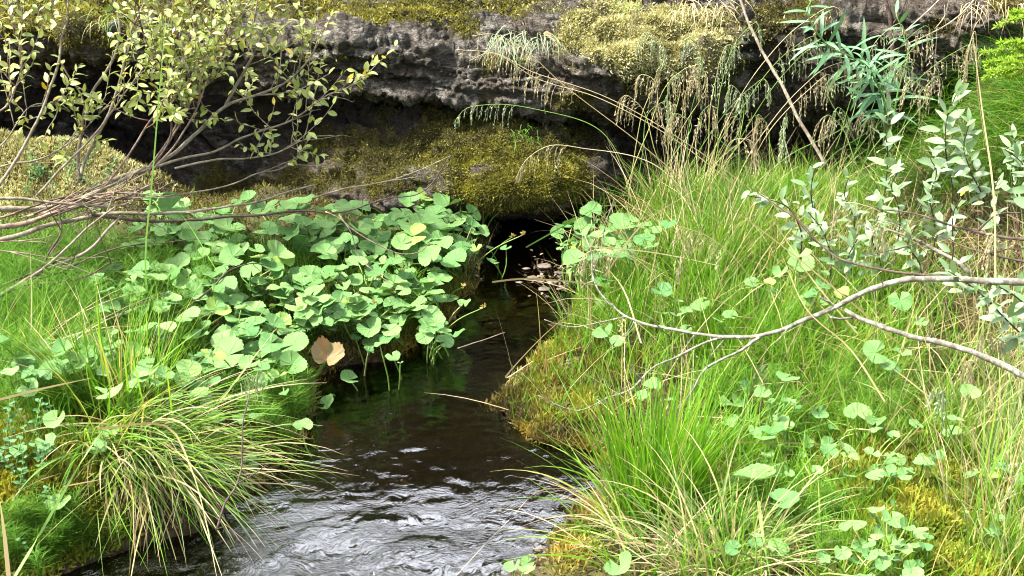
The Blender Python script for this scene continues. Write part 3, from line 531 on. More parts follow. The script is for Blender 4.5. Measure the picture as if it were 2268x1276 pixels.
# ------------------------------------------------------------------ marsh marigold plants
def marsh_leaf(c, nrm, az, R, rnd, cup=0.15, wave=0.1, fold=0.0, nphi=57, nr=7):
    nrm = unit(nrm); tip = np.array([math.cos(az), math.sin(az), 0.0]); tip = unit(tip - nrm * tip.dot(nrm)); sd_ = np.cross(nrm, tip)
    gap = rng.uniform(0.14, 0.55); ph = np.linspace(-np.pi + gap, np.pi - gap, nphi); rho = np.linspace(0.02, 1, nr)
    rr_ = (1 - 0.16 * (np.abs(ph) / np.pi) ** 3 + 0.03 * np.sin(ph * 3 + rng.random() * 6)) * (1 + 0.034 * np.cos(ph * 23) + 0.01 * rng.standard_normal(nphi)) * (0.93 + 0.07 * np.abs(np.sin(ph)))
    ra = rho[:, None] * rr_[None, :]
    p1, p2 = rng.random(2) * 6.28
    h = cup * ra ** 2 + wave * ra ** 2.5 * np.sin(2 * ph + p1)[None, :] + 0.5 * wave * ra ** 3 * np.sin(5 * ph + p2)[None, :] + fold * np.abs(np.sin(ph))[None, :] * ra
    vn = np.clip(np.cos(ph * 6.0) * 1.6 - 0.75, 0, 1)[None, :] * np.clip(1.15 - rho, 0, 1)[:, None] ** 0.5
    V = np.asarray(c) + R * ((ra * np.cos(ph))[..., None] * tip + (ra * np.sin(ph))[..., None] * sd_ + h[..., None] * nrm)
    return V.reshape(-1, 3), grid_faces(nr, nphi), {'rnd': np.full(nr * nphi, rnd), 's': np.repeat(rho, nphi), 'vein': vn.ravel()}

CA = [(740,545,160),(655,595,130),(865,590,80),(920,610,110),(880,670,150),(1010,520,100),(1110,540,150),(1130,120,200),(980,40,110),(1090,290,140),(1280,280,230),(1500,250,200),(1560,410,170),(1820,430,200),(1990,360,150),(1460,500,190),(1420,545,170),(1290,640,170),(1480,610,120),(1700,580,150),(1800,545,120),(1500,740,200),(1680,790,180),(1850,745,170),(1240,840,170),(1130,740,130),(1060,770,110),(925,930,220),(740,945,80),(375,985,120),(260,1035,130),(1480,1000,180),(1500,1090,260),(1640,940,150),(1680,1035,170),(1930,1020,210),(1850,1110,100),(1920,1150,180),(1400,1150,140),(1200,1170,170),(980,1195,180),(780,1110,150),(560,1100,120),(460,1120,110),(350,1110,120),(250,1210,80),(60,1190,130),(1290,1100,110),(1560,860,170),(1880,680,120),(1990,580,130),(2070,660,140),(2090,730,170),(2110,560,110),(2200,520,170),(2200,380,120),(2160,320,160),(1920,210,180),(2170,200,200),(1960,90,220),(1640,60,120),(1790,110,120),(1400,110,110),(2220,110,80),(1760,260,130),(1940,540,110),(1330,440,130),(950,440,90),(1390,340,100),(1700,300,140),(900,240,130),(1560,320,90),(1680,860,140),(1800,880,160),(2140,850,170),(2080,790,90),(1970,850,80),(640,990,110),(1080,1210,130)]
CB = [(470,80,150),(725,100,200),(885,150,130),(420,150,160),(110,120,200),(590,50,80),(640,165,180),(545,250,350),(480,310,250),(680,340,140),(700,260,150),(780,200,120),(880,210,80),(930,275,130),(810,370,140),(905,385,80),(230,380,190),(290,300,120),(130,260,150),(30,250,120),(370,450,130),(490,490,160),(600,440,150),(130,470,130),(20,530,100),(665,595,170),(440,590,120),(420,660,110),(500,620,90),(330,650,140),(200,660,120),(85,695,110),(60,740,80),(150,790,190),(360,760,140),(240,740,100),(530,760,140),(620,690,160),(400,870,120),(640,870,120),(220,895,120),(320,970,110),(565,970,120),(270,1020,70),(195,1060,80),(355,1095,100),(405,1140,40),(1015,470,70),(990,385,40),(1100,385,60),(610,910,80),(150,900,60),(270,530,180),(70,1250,130)]
CC = [(440,1150,180),(560,1205,200),(735,1230,130)]                                     # scale as crop 2 (top at row 0)
CBR = [(1540,215,130),(1650,235,110),(1440,285,80),(1590,330,110),(1510,340,90),(1720,300,110),(1870,220,150),(1660,145,110),(1770,350,80),(1530,480,90),(1560,390,60),(1455,385,40),(1590,560,80),(2000,240,100),(2070,280,100),(1920,200,80),(1680,420,80),(1620,520,70),(2120,670,110),(2210,730,90),(2120,810,80),(2220,830,70),(1740,925,110),(1830,990,80),(2100,900,70)]
CD = [(780,430,120),(790,490,130),(470,610,80),(560,620,100),(930,640,100),(130,745,110),(830,720,80),(1440,730,120),(1280,1070,140),(1350,1145,90),(1450,1080,90),(700,1235,120),(930,550,70),(1060,680,80),(660,540,80),(1100,910,80),(1580,870,80)]
CE = [(350,145,160),(910,205,90),(1160,215,140),(1280,265,100),(1290,315,70),(1395,355,65),(650,245,90),(600,305,120),(700,300,80),(550,360,110),(970,460,100),(1080,460,150),(1375,485,60),(1440,505,70),(1590,530,100),(1680,490,80),(500,640,240),(610,565,140),(670,795,170),(1260,845,120),(1390,900,130),(1130,945,140),(1340,1000,120),(1240,1080,80),(1060,1120,90),(1145,1115,80),(1290,1140,70),(1380,1160,70),(1450,1095,110),(1580,990,90),(640,1090,110),(1510,1260,80),(430,30,80),(720,125,60),(1900,75,100),(1810,260,100),(490,1020,70),(1870,865,50),(2100,900,60),(2130,560,90)]
CF = [(1150,1215,90),(1240,1190,70),(1240,1240,90),(1850,1210,150),(2050,40,110),(2180,125,60),(1990,90,80)]
CG = [(370,250,150),(300,390,130),(720,340,140),(630,430,140),(120,450,110),(390,790,170),(1420,225,130),(1560,255,90),(1690,240,110),(1310,90,150),(1290,20,100),(1180,100,130),(1870,75,70),(1990,295,130),(1280,445,100),(1640,510,110),(1660,550,80),(2140,145,130)]
K = 0.337
def cv(L, ox, oy): return [(ox + a * K, oy + b * K, w * K) for a, b, w in L]
LEFT = cv(CA, 0, 420) + cv(CB, 750, 420) + cv(CC, 750, 0) + cv(CG, 0, 846)
RIGHT = cv(CBR, 750, 420) + cv(CD, 1508, 420) + cv(CE, 1508, 846) + cv(CF, 750, 846)
# the lower storey of small leaves under the big ones
def fill(n, L, jx, jy, ww):
    o = []
    for _ in range(n):
        a = L[rng.integers(len(L))]; o.append((a[0] + rng.normal(0, jx), a[1] + abs(rng.normal(0, jy)) + 4, rng.uniform(*ww)))
    return o
bigL = [a for a in LEFT if a[1] < 860]
MID_L = [a for a in fill(240, bigL, 60, 22, (34, 64)) if a[0] < 1050 and not (a[1] > 740 and a[0] > 640)]
LOW_L = [a for a in fill(300, bigL, 40, 22, (24, 54)) if a[0] < 1060 and not (a[1] > 760 and a[0] > 660)]
MID_R = [a for a in fill(30, cv(CBR[:18], 750, 420), 36, 24, (22, 42)) if a[0] > 1225] + [a for a in fill(55, cv(CE, 1508, 846), 50, 30, (16, 34)) if a[0] > 1450]
LOW_R = [a for a in fill(45, RIGHT, 60, 40, (14, 28)) if a[0] > 1300]
SEEDS = [  # photo position of each plant's foot, what singles it out
 (950, 440, 'at the very back, three high leaves against the mossy hump'),
 (1010, 560, 'with broad leaves leaning over the dark spring mouth'),
 (905, 540, 'with the largest overlapping leaves, behind the water edge'),
 (800, 520, 'with a bright yellow leaf, under the crossing bare branch'),
 (690, 520, 'in the back row under the longest horizontal branch'),
 (600, 520, 'in the back row below the forked grey branch'),
 (500, 520, 'in the back row, broad pale leaves beside the tall green culm'),
 (400, 510, 'farthest left in the back row, under the bundle of bare stems'),
 (680, 600, 'with a dark upright leaf turned edge on'),
 (780, 610, 'in the middle of the patch behind the thin drooping twig'),
 (890, 620, 'beside the small yellow seed heads near the water'),
 (975, 660, 'with a scalloped leaf standing out over the stream edge'),
 (570, 610, 'in mid patch at the tip of the dark lichened stick'),
 (450, 630, 'in mid patch crossed by the dark lichened stick'),
 (320, 630, 'left of the lichened stick below the bare willow boughs'),
 (240, 640, 'farthest left in mid patch beneath the dark willow fork'),
 (670, 700, 'above the withered brown leaf, cupped kidney leaves'),
 (560, 720, 'with a water drop shining on its leaf'),
 (430, 720, 'below the lichened stick, in the grass'),
 (320, 780, 'with one big solitary leaf among thin grass'),
 (790, 700, 'with mottled leaves and seed heads near the bank'),
 (880, 720, 'with leaf pairs hanging at the stream bank'),
 (950, 760, 'nearest the white ripple, a single leaf on a bent stalk'),
 (850, 790, 'small, at the waterline below the leaf patch'),
 (790, 770, 'at the edge of the black water beside the withered leaf'),
 (520, 800, 'with the widest flat crinkled leaf in front'),
 (640, 820, 'left of the withered brown leaf, round toothed leaves'),
 (440, 840, 'at the front edge of the patch with pale flat leaves'),
 (310, 850, 'in the grass behind the drooping tussock'),
 (180, 830, 'in a row of pale leaves near the left edge'),
 (60, 850, 'at the left edge, one leaf pierced by a dry straw'),
 (110, 760, 'at the left with dull dark leaves in the horsetail'),
 (230, 760, 'with a brown edged leaf in the horsetail'),
 (130, 960, 'with one lone leaf left of the drooping tussock'),
 (110, 1010, 'on the moss beside small shiny leaves'),
 (230, 1000, 'growing through the crown of the drooping tussock'),
 (130, 1130, 'with one dark heart leaf on the mossy lower left'),
 (470, 890, 'with bright bent leaves behind the drooping tussock tips'),
 (510, 950, 'between the tussock and the water'),
 (570, 950, 'with one yellowing round leaf near the water'),
 (670, 960, 'at the waterline with one floating leaf tip'),
 (440, 1010, 'buried in the drooping blades of the tussock'),
 (560, 1040, 'in the moss where the tussock meets the water'),
 (720, 910, 'with a leaf lying flat on the water'),
 (775, 870, 'single heart leaf standing in the black water'),
 (1095, 590, 'with tiny leaves reaching across the spring mouth'),
 (1270, 540, 'right of the spring mouth with stacked round leaves'),
 (1330, 540, 'right of the spring mouth behind the bent twig'),
 (1400, 530, 'in the grass, far right of the spring mouth'),
 (1280, 610, 'hanging over the pale stones at the spring mouth'),
 (1480, 680, 'in the grass above the curve of the fallen branch'),
 (1350, 750, 'below the thin end of the fallen branch'),
 (1560, 670, 'in the grass left of centre on the right bank'),
 (1690, 640, 'in tall grass below the grey willow sprigs'),
 (1780, 590, 'with two bright leaves stacked in the tall grass'),
 (1830, 660, 'behind the rise of the fallen branch'),
 (2000, 690, 'under the thick end of the fallen branch'),
 (1960, 820, 'three dark bluish leaves under the second fallen branch'),
 (2060, 740, 'small, below the knot of the second fallen branch'),
 (1740, 850, 'in green grass below the fallen branch'),
 (1630, 910, 'with an irregular pale leaf behind the big upright tussock'),
 (1460, 880, 'behind the upright tussock by the twig ends'),
 (1730, 960, 'with a ladder of half hidden leaves right of the upright tussock'),
 (1900, 940, 'with a tall stack of leaves at the back of the moss hollow'),
 (1980, 980, 'tiny, at the upper rim of the moss hollow'),
 (1860, 1020, 'with two joined pale leaves over the dark soil gap'),
 (2000, 1030, 'tiny, with upright leaves in the moss hollow'),
 (2060, 1040, 'beside the tip of the pale bleached stick'),
 (2190, 1040, 'under the pale bleached stick at the right edge'),
 (1690, 1080, 'with the largest toothed leaf beside the upright tussock'),
 (1740, 1130, 'with one big oval leaf below the toothed one'),
 (1930, 1150, 'with heart leaves in the yellow moss'),
 (2040, 1190, 'with one small leaf at the right of the yellow moss'),
 (1890, 1190, 'with a folded grey leaf left of the yellow moss'),
 (1960, 1190, 'with a yellow tinged heart leaf in the moss'),
 (1890, 1230, 'with a pair of spread leaves near the bottom edge'),
 (1990, 1230, 'with three small leaves near the bottom edge'),
 (2020, 1276, 'cut off by the bottom edge at the right'),
 (1720, 1220, 'dull, in the shadow below the upright tussock'),
 (2140, 880, 'pale leaf in dry grass at the right edge'),
 (2140, 940, 'dull leaf in half dry grass at the right edge'),
 (2150, 1150, 'tiny, in dry litter at the lower right edge'),
 (1160, 1270, 'with three leaves at the bottom edge beside the bright ripples'),
 (1380, 1260, 'at the foot of the upright tussock by the bottom edge'),
 (1670, 1190, 'tiny, in dry blades under the upright tussock'),
]
seedxy = np.array([(a, b) for a, b, _ in SEEDS], float)
members = {i: [] for i in range(len(SEEDS))}
for lay, L in (('top', LEFT + MID_L + RIGHT + MID_R), ('low', LOW_L + LOW_R)):
    for px_, py_, w_ in L:
        d = np.hypot((seedxy[:, 0] - px_) * 1.0, (seedxy[:, 1] - py_) * 1.5); members[int(d.argmin())].append((px_, py_, w_, lay))
for i, (sx_, sy_, why) in enumerate(SEEDS):
    ml = members[i]
    if not ml: continue
    dense = sx_ < 1070 and sy_ < 870
    hg = []
    for px_, py_, w_, lay in ml:
        hgt = (rng.uniform(.07, .125) if dense else rng.uniform(.05, .11)) if lay == 'top' else rng.uniform(.04, .085)
        if (sx_ > 1450 and sy_ < 900): hgt += .07
        if 1240 < sx_ < 1420 and sy_ < 560: hgt = rng.uniform(.10, .17)
        if abs(sx_ - 720) < 4 and abs(sy_ - 910) < 4: hgt = 0.012
        hg.append(hgt)
    pts = gp([a_[0] for a_ in ml], [a_[1] for a_ in ml], np.array(hg))
    pts = np.array(pts); c = pts.mean(0); foot = np.array([c[0], c[1] + 0.02, 0.0]); foot[2] = float(ground(foot[0], foot[1]))
    t = thing('marsh_marigold', 'marsh plant ' + why, 'marsh plant', foot, 'round-leaved marsh plants beside the stream')
    for (px_, py_, w_, lay), q in zip(ml, pts):
        R = w_ * float(mpp(q)) / 2 * (1.06 if sx_ < 1070 else 1.36)
        tilt = rng.normal(0, .26, 2); n_ = np.array([tilt[0] + 0.15 * (q[0] - foot[0]) / .1, -0.10 + tilt[1], 1.0])
        rv = float(np.clip(rng.normal(.40, .24), 0, .93))
        if lay == 'low': rv *= .8
        if abs(px_ - 838) < 6 and abs(py_ - 503) < 14 or abs(px_ - 1276) < 4 and abs(py_ - 551) < 4: rv = 1.0
        if abs(px_ - 671) < 3 and abs(py_ - 541) < 3: n_ = np.array([0.5, 1.0, 0.35]); rv = 0.0  # upright back-turned leaf, its shade put into the darkest tone
        az_ = rng.uniform(-np.pi, np.pi)
        lf = put('leaf', marsh_leaf(q, n_, az_, R, rv, rng.uniform(-.12, .32), rng.uniform(.03, .19), rng.uniform(0, .26)), M['marsh'], t, 'yellow leaf' if rv == 1.0 else None)
        q0 = foot + np.append(rng.normal(0, .018, 2), -.01); mid = (q0 * .5 + q * .5) + np.array([rng.normal(0, .012), rng.normal(0, .012), .02])
        put('stalk', tube(crom([q0, mid, q - np.array([0, 0, .002])], 7), np.linspace(.0021, .0013, 7), 5), M['stalkgreen'], lf)

# seed heads on long stalks
FL = [((965, 70), (945, 260), 'tallest, in front of the mossy hump'), ((1075, 100), (1000, 210), 'upright right of the large leaves'), ((1060, 145), (960, 290), 'leaning right below a taller one'), ((1010, 140), (940, 260), 'shortest of the group by the hump'),
      ((1145, 310), (1000, 460), 'greenish, before the black spring mouth'), ((1215, 297), (860, 520), 'farthest right, before the black spring mouth'), ((415, 550), (400, 700), 'pale, among mid patch leaves'), ((270, 580), (300, 760), 'orange, among mid patch leaves'),
      ((350, 685), (330, 830), 'on a leaf near the bank'), ((240, 755), (250, 900), 'yellowish, above the waterline leaves'), ((335, 765), (310, 900), 'reddish, above the waterline leaves'), ((820, 640), (700, 760), 'double, hanging over the stream'), ((955, 775), (640, 985), 'at the end of a long arched stalk over the water'), ((1840, 910), (1760, 1010), None)]
for (tx, ty), (bx, by), why in FL:
    if why is None: tx, ty, bx, by, why = (1840 - 2225), 910, (1750 - 2225), 1030, 'dry, by the withered leaf'
    q0 = gp(750 + bx * K, 420 + by * K, 0.03); q1 = P(750 + tx * K, 420 + ty * K, q0[1] - .01)
    t = thing('marsh_seed_head', 'small seed head, ' + why, 'seed head', q0, 'star-shaped seed heads above the round leaves')
    put('stalk', tube(crom([q0, (q0 + q1) / 2 + np.array([0, 0, .012]), q1], 9), np.linspace(.0018, .001, 9), 5), M['stalkgreen'], t)
    nn = unit(rng.normal(0, .6, (11, 3)) + np.array([0, -.2, 1])); put('seed_head', leaflets(np.repeat(q1[None], 11, 0), nn, rng.normal(0, 1, (11, 3)), .012, .005, .3, 4), M['flower'], t)

# withered brown cupped leaf on its stalk
q0 = gp(665, 870, 0.0); q1 = P(724, 797, 2.62)
t = thing('withered_leaf', 'large withered brown leaf cupped on a thick stalk beside the stream', 'withered leaf', q0)
lf = put('leaf', marsh_leaf(q1, np.array([0.15, -0.5, 0.85]), 1.5, .036, .5, 0.5, .26, .55), M['brownleaf'], t)
put('stalk', tube(crom([q0, (q0 + q1) / 2 + np.array([.006, 0, .004]), q1], 9), np.linspace(.0042, .003, 9), 7), M['stalkgreen'], t)

# fallen brown leaves
for px_, py_, w_, lab in [(1281, 798, 26, 'small reddish fallen leaf on the orange moss bank'), (1905, 1255, 34, 'curled rust brown fallen leaf at the bottom edge'), (905, 1073, 30, 'pale brown dead leaf drifting in the stream'), (1188, 1197, 18, 'tiny curled dead leaf at the right waterline'), (1004, 708, 34, 'limp brown dead leaf hanging at the left bank'), (1215, 74, 22, 'upright brown dead leaf on the ledge moss')]:
    q = gp(px_, py_, .008) if py_ > 200 else P(px_, py_, 3.73); Lf = w_ * float(mpp(q)) * 1.1
    single('fallen_leaf', leaflets([q - np.array([Lf / 2, 0, 0])], [[1, rng.normal(0, .4), .15]], [[.1, -.5, 1]], Lf, Lf * .6, .9, 7, .8, .4, .35, .05) if True else None, M['brownleaf'], lab, 'dead leaf')

# stones at the spring mouth and in the stream
def stone(c, r, flat):
    a = np.linspace(0, np.pi, 9); b = np.arange(14) * 2 * np.pi / 14
    d = np.stack([np.sin(a)[:, None] * np.cos(b), np.sin(a)[:, None] * np.sin(b), np.cos(a)[:, None] + 0 * b], -1); sd_ = rng.random() * 50
    rr_ = 1 + .3 * fbm(d[..., 0] * 1.6 + sd_, d[..., 1] * 1.6, d[..., 2] * 1.6, 2, 71)
    V = (d * rr_[..., None] * np.array([r, r * rng.uniform(.6, .9), r * flat]) + c).reshape(-1, 3); return V, grid_faces(9, 14, 0, True), {}
SW = ['largest flat pale', 'rounded grey', 'thin brown', 'small tan', 'angular grey', 'pale oval', 'dark wet', 'long narrow', 'tiny light', 'speckled']
for i, (px_, py_, w_) in enumerate([(1205, 590, 60), (1240, 605, 50), (1180, 615, 44), (1260, 625, 46), (1225, 625, 40), (1205, 640, 50), (1165, 595, 30), (1270, 600, 34), (1240, 640, 30), (1150, 625, 24)]):
    q = on_plane(px_, py_, 0.004); single('stone', stone(q, w_ * float(mpp(q)) / 3.4, .2), M['stone'], SW[i] + ' stone in the shallow pile at the spring mouth', 'stone', 'stones at the spring mouth')
n = 120; q = on_plane(1235 + rng.normal(0, 34, n), 608 + rng.normal(0, 24, n), .005) + rng.normal(0, .003, (n, 3))
single('leaf_litter', leaflets(q, rng.normal(0, 1, (n, 3)) * [1, 1, .15], rng.normal(0, .3, (n, 3)) + [0, 0, 1], rng.uniform(.008, .020, n), rng.uniform(.005, .010, n), .5, 5, .8), M['litter'], 'brown dead leaf litter heaped at the spring mouth', 'leaf litter', None, 'stuff')
p = scatter(700, lambda px, py, x, y, z: sst(-.012, 0.0, z) * sst(.05, .02, z) * (px > 300) * (px < 1450) * (py > 560) * np.clip(.4 + vnoise(x * 16, y * 16, 0, 58), 0, 1)); n = len(p)
single('leaf_litter', leaflets(p + [0, 0, .004], rng.normal(0, 1, (n, 3)) * [1, 1, .25], rng.normal(0, .4, (n, 3)) + [0, 0, 1], rng.uniform(.008, .026, n), rng.uniform(.003, .010, n), .5, 5, .8), M['litter'], 'wet dead leaves and stems caught along both waterlines', 'leaf litter', None, 'stuff')
q = on_plane(1325, 985, .005); single('stone', stone(q, .024, .45), M['stone'], 'lone brown stone in dark water beside the upright tussock', 'stone')

# ------------------------------------------------------------------ tussocks
def tussock(px_, py_, label, parts, rad=0.03):
    c = gp(px_, py_, 0.0); t = thing('grass_tussock', label, 'grass tussock', c, 'grass tussocks on the banks')
    for nm, mat, n, L, Wd, t0, bend, az, azs in parts:
        r_ = rad * np.sqrt(rng.random(n)); th = rng.uniform(-np.pi, np.pi, n); b = np.stack([c[0] + r_ * np.cos(th), c[1] + r_ * np.sin(th) * .8, 0 * th], -1)
        b[:, 2] = np.maximum(ground(b[:, 0], b[:, 1]), -.02) - .005 + (0 if nm == 'blades' else .004)
        a = th + rng.normal(0, .7, n) if az is None else az + rng.normal(0, azs, n)
        put(nm, blades(b, a, np.abs(rng.normal(t0[0], t0[1], n)), rng.uniform(*bend, n), rng.uniform(*L, n), rng.uniform(*Wd, n), 8, 1.5, 1.0), M[mat], t)
    return t
tussock(1450, 1150, 'big upright bright green grass tussock at the lower right waterline', [
    ('blades', 'lushgrass', 480, (.16, .35), (.002, .0042), (.05, .26), (.1, .7), None, 0), ('outer_blades', 'grass', 120, (.13, .28), (.002, .004), (.65, .3), (.3, 1.3), None, 0), ('dead_blades', 'thatch', 80, (.10, .22), (.002, .003), (1.1, .3), (.3, 1.0), None, 0)], .07)
tussock(300, 985, 'big drooping half dry tussock trailing over the water at left', [
    ('blades', 'oldgrass', 250, (.15, .36), (.0022, .0046), (1.15, .3), (.35, 1.1), -.65, .55), ('outer_blades', 'grass', 330, (.14, .36), (.0022, .0044), (1.05, .35), (.4, 1.2), -.75, .7), ('dead_blades', 'thatch', 260, (.10, .2), (.002, .0035), (1.5, .25), (.7, 1.2), -1.4, .5)], .10)
tussock(260, 900, 'upright green grass tussock behind the drooping one', [('blades', 'grass', 130, (.14, .30), (.002, .004), (.2, .3), (.1, .8), None, 0), ('dead_blades', 'straw', 30, (.16, .3), (.0018, .003), (.5, .3), (.2, .9), None, 0)], .09)
tussock(30, 830, 'loose grass tussock at the left edge with dry straws', [('blades', 'grass', 90, (.12, .26), (.002, .0036), (.3, .3), (.2, 1.0), None, 0), ('dead_blades', 'straw', 30, (.2, .36), (.002, .003), (.9, .3), (.1, .7), .2, .7)], .08)
tussock(1640, 1020, 'arching tussock just right of the upright one', [('blades', 'lushgrass', 150, (.10, .22), (.0018, .0034), (.5, .3), (.5, 1.4), None, 0)], .07)
tussock(1440, 1268, 'low tussock of arched blades at the bottom edge', [('blades', 'grass', 90, (.12, .24), (.002, .0036), (.8, .3), (.4, 1.1), None, 0), ('dead_blades', 'straw', 30, (.10, .22), (.002, .003), (.9, .3), (.4, 1.0), None, 0)], .07)
tussock(1600, 1262, 'half dry tussock cut by the bottom edge', [('blades', 'oldgrass', 200, (.12, .26), (.002, .0036), (.6, .35), (.4, 1.3), None, 0), ('dead_blades', 'thatch', 110, (.10, .2), (.002, .003), (.9, .3), (.4, 1.2), None, 0)], .08)
tussock(2190, 1180, 'tall half dry tussock at the lower right corner', [('blades', 'grass', 60, (.12, .28), (.002, .0038), (.2, .2), (.1, .8), None, 0), ('dead_blades', 'straw', 40, (.12, .28), (.0018, .003), (.4, .3), (.1, .8), None, 0)], .08)
tussock(1660, 780, 'dense green tussock under the curve of the fallen branch', [('blades', 'lushgrass', 240, (.09, .20), (.0018, .0034), (.18, .25), (.2, 1.0), None, 0)], .12)
tussock(1830, 830, 'dark green tussock between the two fallen branches', [('blades', 'lushgrass', 200, (.07, .16), (.0018, .003), (.35, .3), (.4, 1.4), None, 0)], .12)
tussock(1480, 470, 'tall tussock with yellow blades at the back right of the spring', [('blades', 'grass', 110, (.08, .22), (.0018, .0034), (.4, .25), (.3, 1.3), None, 0), ('dead_blades', 'straw', 30, (.16, .34), (.002, .0032), (.5, .3), (.2, .9), None, 0)], .09)
tussock(1520, 470, 'tall airy tussock in front of the dark recess', [('blades', 'grass', 70, (.08, .26), (.0016, .003), (.35, .25), (.2, 1.0), None, 0), ('dead_blades', 'straw', 30, (.15, .34), (.0018, .003), (.4, .3), (.1, .7), None, 0)], .09)
tussock(1680, 430, 'leaning tussock below the slanting sapling trunk', [('blades', 'grass', 60, (.07, .22), (.0016, .003), (.4, .3), (.2, 1.1), None, 0)], .08)
tussock(1560, 600, 'yellowing tussock in the middle of the right bank', [('blades', 'grass', 170, (.10, .24), (.0018, .0034), (.25, .25), (.3, 1.1), None, 0), ('dead_blades', 'straw', 70, (.14, .3), (.0018, .003), (.5, .35), (.1, .9), None, 0)], .12)
tussock(1880, 400, 'drooping fine tussock at the foot of the grey sprigs', [('blades', 'horsetail', 160, (.10, .2), (.0016, .0026), (.6, .3), (.7, 1.4), -1.8, 1.0)], .09)
tussock(1240, 20, 'small tuft of grass growing on top of the ledge', [('blades', 'grass', 2, (.05, .08), (.0016, .0026), (.6, .3), (.7, 1.4), None, 0)], .01) if False else None

# a few long separate blades that stand out
def blade_thing(pts, wd, mat, label, Y=None, name='long_grass', cat='grass'):
    q = np.array([P(a, b, (c if Y is None else Y)) for a, b, *c_ in pts for c in [c_[0] if c_ else 0]]); C_ = crom(q, 16)
    T = unit(np.gradient(C_, axis=0)); sd_ = unit(np.cross(T, np.array([0.1, 1.0, .35]))); w = wd * np.maximum(.1, 1 - np.linspace(0, 1, 16) ** 3)[:, None] / 2
    V = np.stack([C_ - sd_ * w, C_ + sd_ * w + np.array([0, .0008, 0])], 1).reshape(-1, 3); kk = np.arange(15) * 2
    return single(name, (V, np.stack([kk, kk + 1, kk + 3, kk + 2], -1), {'rnd': np.full(32, rng.random()), 's': np.repeat(np.linspace(0, 1, 16), 2)}), M[mat], label, cat, 'long single grass blades')
blade_thing([(330, 720, 2.7), (322, 560, 2.72), (335, 420, 2.74), (350, 240, 2.75), (372, -20, 2.76)], .004, 'stalkgreen', 'tall upright pale green culm crossing the willow bush')
blade_thing([(640, 850, 2.5), (430, 770, 2.55), (480, 600, 2.6), (405, 480, 2.7), (345, 425, 2.8)][2:], .003, 'stalkgreen', 'thin green blade bent across the leaf patch')
blade_thing([(0, 885, 2.1), (90, 862, 2.12), (200, 838, 2.15)], .005, 'straw', 'broad bleached straw lying across the grass at the left edge')
blade_thing([(235, 1060, 1.95), (140, 1078, 1.9), (55, 1070, 1.9), (0, 1045, 1.85)][:2][::-1], .004, 'straw', 'short bleached straw on the lower left moss')
blade_thing([(25, 1290, 1.62), (90, 1180, 1.72), (170, 1040, 1.8), (225, 955, 1.9)], .0045, 'stalkgreen', 'long yellow green blade slanting up from the lower left corner')
blade_thing([(20, 1290, 1.6), (10, 1190, 1.6), (0, 1110, 1.6)], .007, 'straw', 'thick tan stalk standing in the lower left corner')
blade_thing([(215, 950, 2.0), (330, 935, 2.0), (420, 950, 1.98), (470, 1060, 1.9), (478, 1270, 1.8)][0:1] + [(378, 950, 2.02), (420, 1030, 1.98), (455, 1150, 1.9), (482, 1290, 1.82)], .005, 'straw', 'long pale straw drooping from the tussock to the bottom edge')
blade_thing([(205, 1045, 1.98), (215, 1130, 1.9), (222, 1210, 1.84), (230, 1290, 1.78)], .006, 'stalkgreen', 'broad grey green blade hanging down to the bottom edge')
blade_thing([(1180, 800, 2.72), (1090, 830, 2.72)][:1] + [(1120, 835, 2.55), (1230, 720, 2.7), (1330, 660, 2.85)], .004, 'straw', 'long dry straw leaning over the right waterline')
blade_thing([(1090, 625, 2.95), (1150, 618, 2.95), (1240, 622, 2.93), (1380, 640, 2.9)], .005, 'straw', 'pale straw lying across the stream below the spring')
blade_thing([(1165, 548, 3.3), (1250, 500, 3.3), (1330, 455, 3.35)], .004, 'stalkgreen', 'straight blade pointing into the black spring mouth')
blade_thing([(1330, 1125, 1.95), (1260, 1085, 1.98), (1145, 1020, 2.1)], .005, 'straw', 'yellow blade of the upright tussock reaching over the stream')
blade_thing([(1290, 1085, 2.0), (1200, 1085, 2.03), (1130, 1150, 1.95), (1080, 1200, 1.9), (1010, 1276, 1.8)], .0032, 'straw', 'thin tan blade arching down to the bright ripples')
blade_thing([(1630, 980, 2.15), (1770, 982, 2.15), (1892, 988, 2.15)], .004, 'straw', 'straight orange straw pointing at the moss hollow')
blade_thing([(1533, 1216, 1.8), (1700, 1240, 1.8), (1870, 1276, 1.8)], .004, 'straw', 'long pale straw across the lower right bottom')
blade_thing([(1640, 1276, 1.75), (1860, 1235, 1.8), (2050, 1230, 1.82), (2268, 1276, 1.8)], .004, 'stalkgreen', 'long arched yellow green blade along the bottom right edge')
blade_thing([(1835, 1090, 1.95), (1900, 990, 2.1), (1985, 848, 2.3)], .004, 'stalkgreen', 'straight green blade slanting over the moss hollow')
blade_thing([(1680, 1110, 1.9), (1690, 1190, 1.8), (1708, 1290, 1.7)], .005, 'stalkgreen', 'pale broad blade hanging below the big toothed leaf')
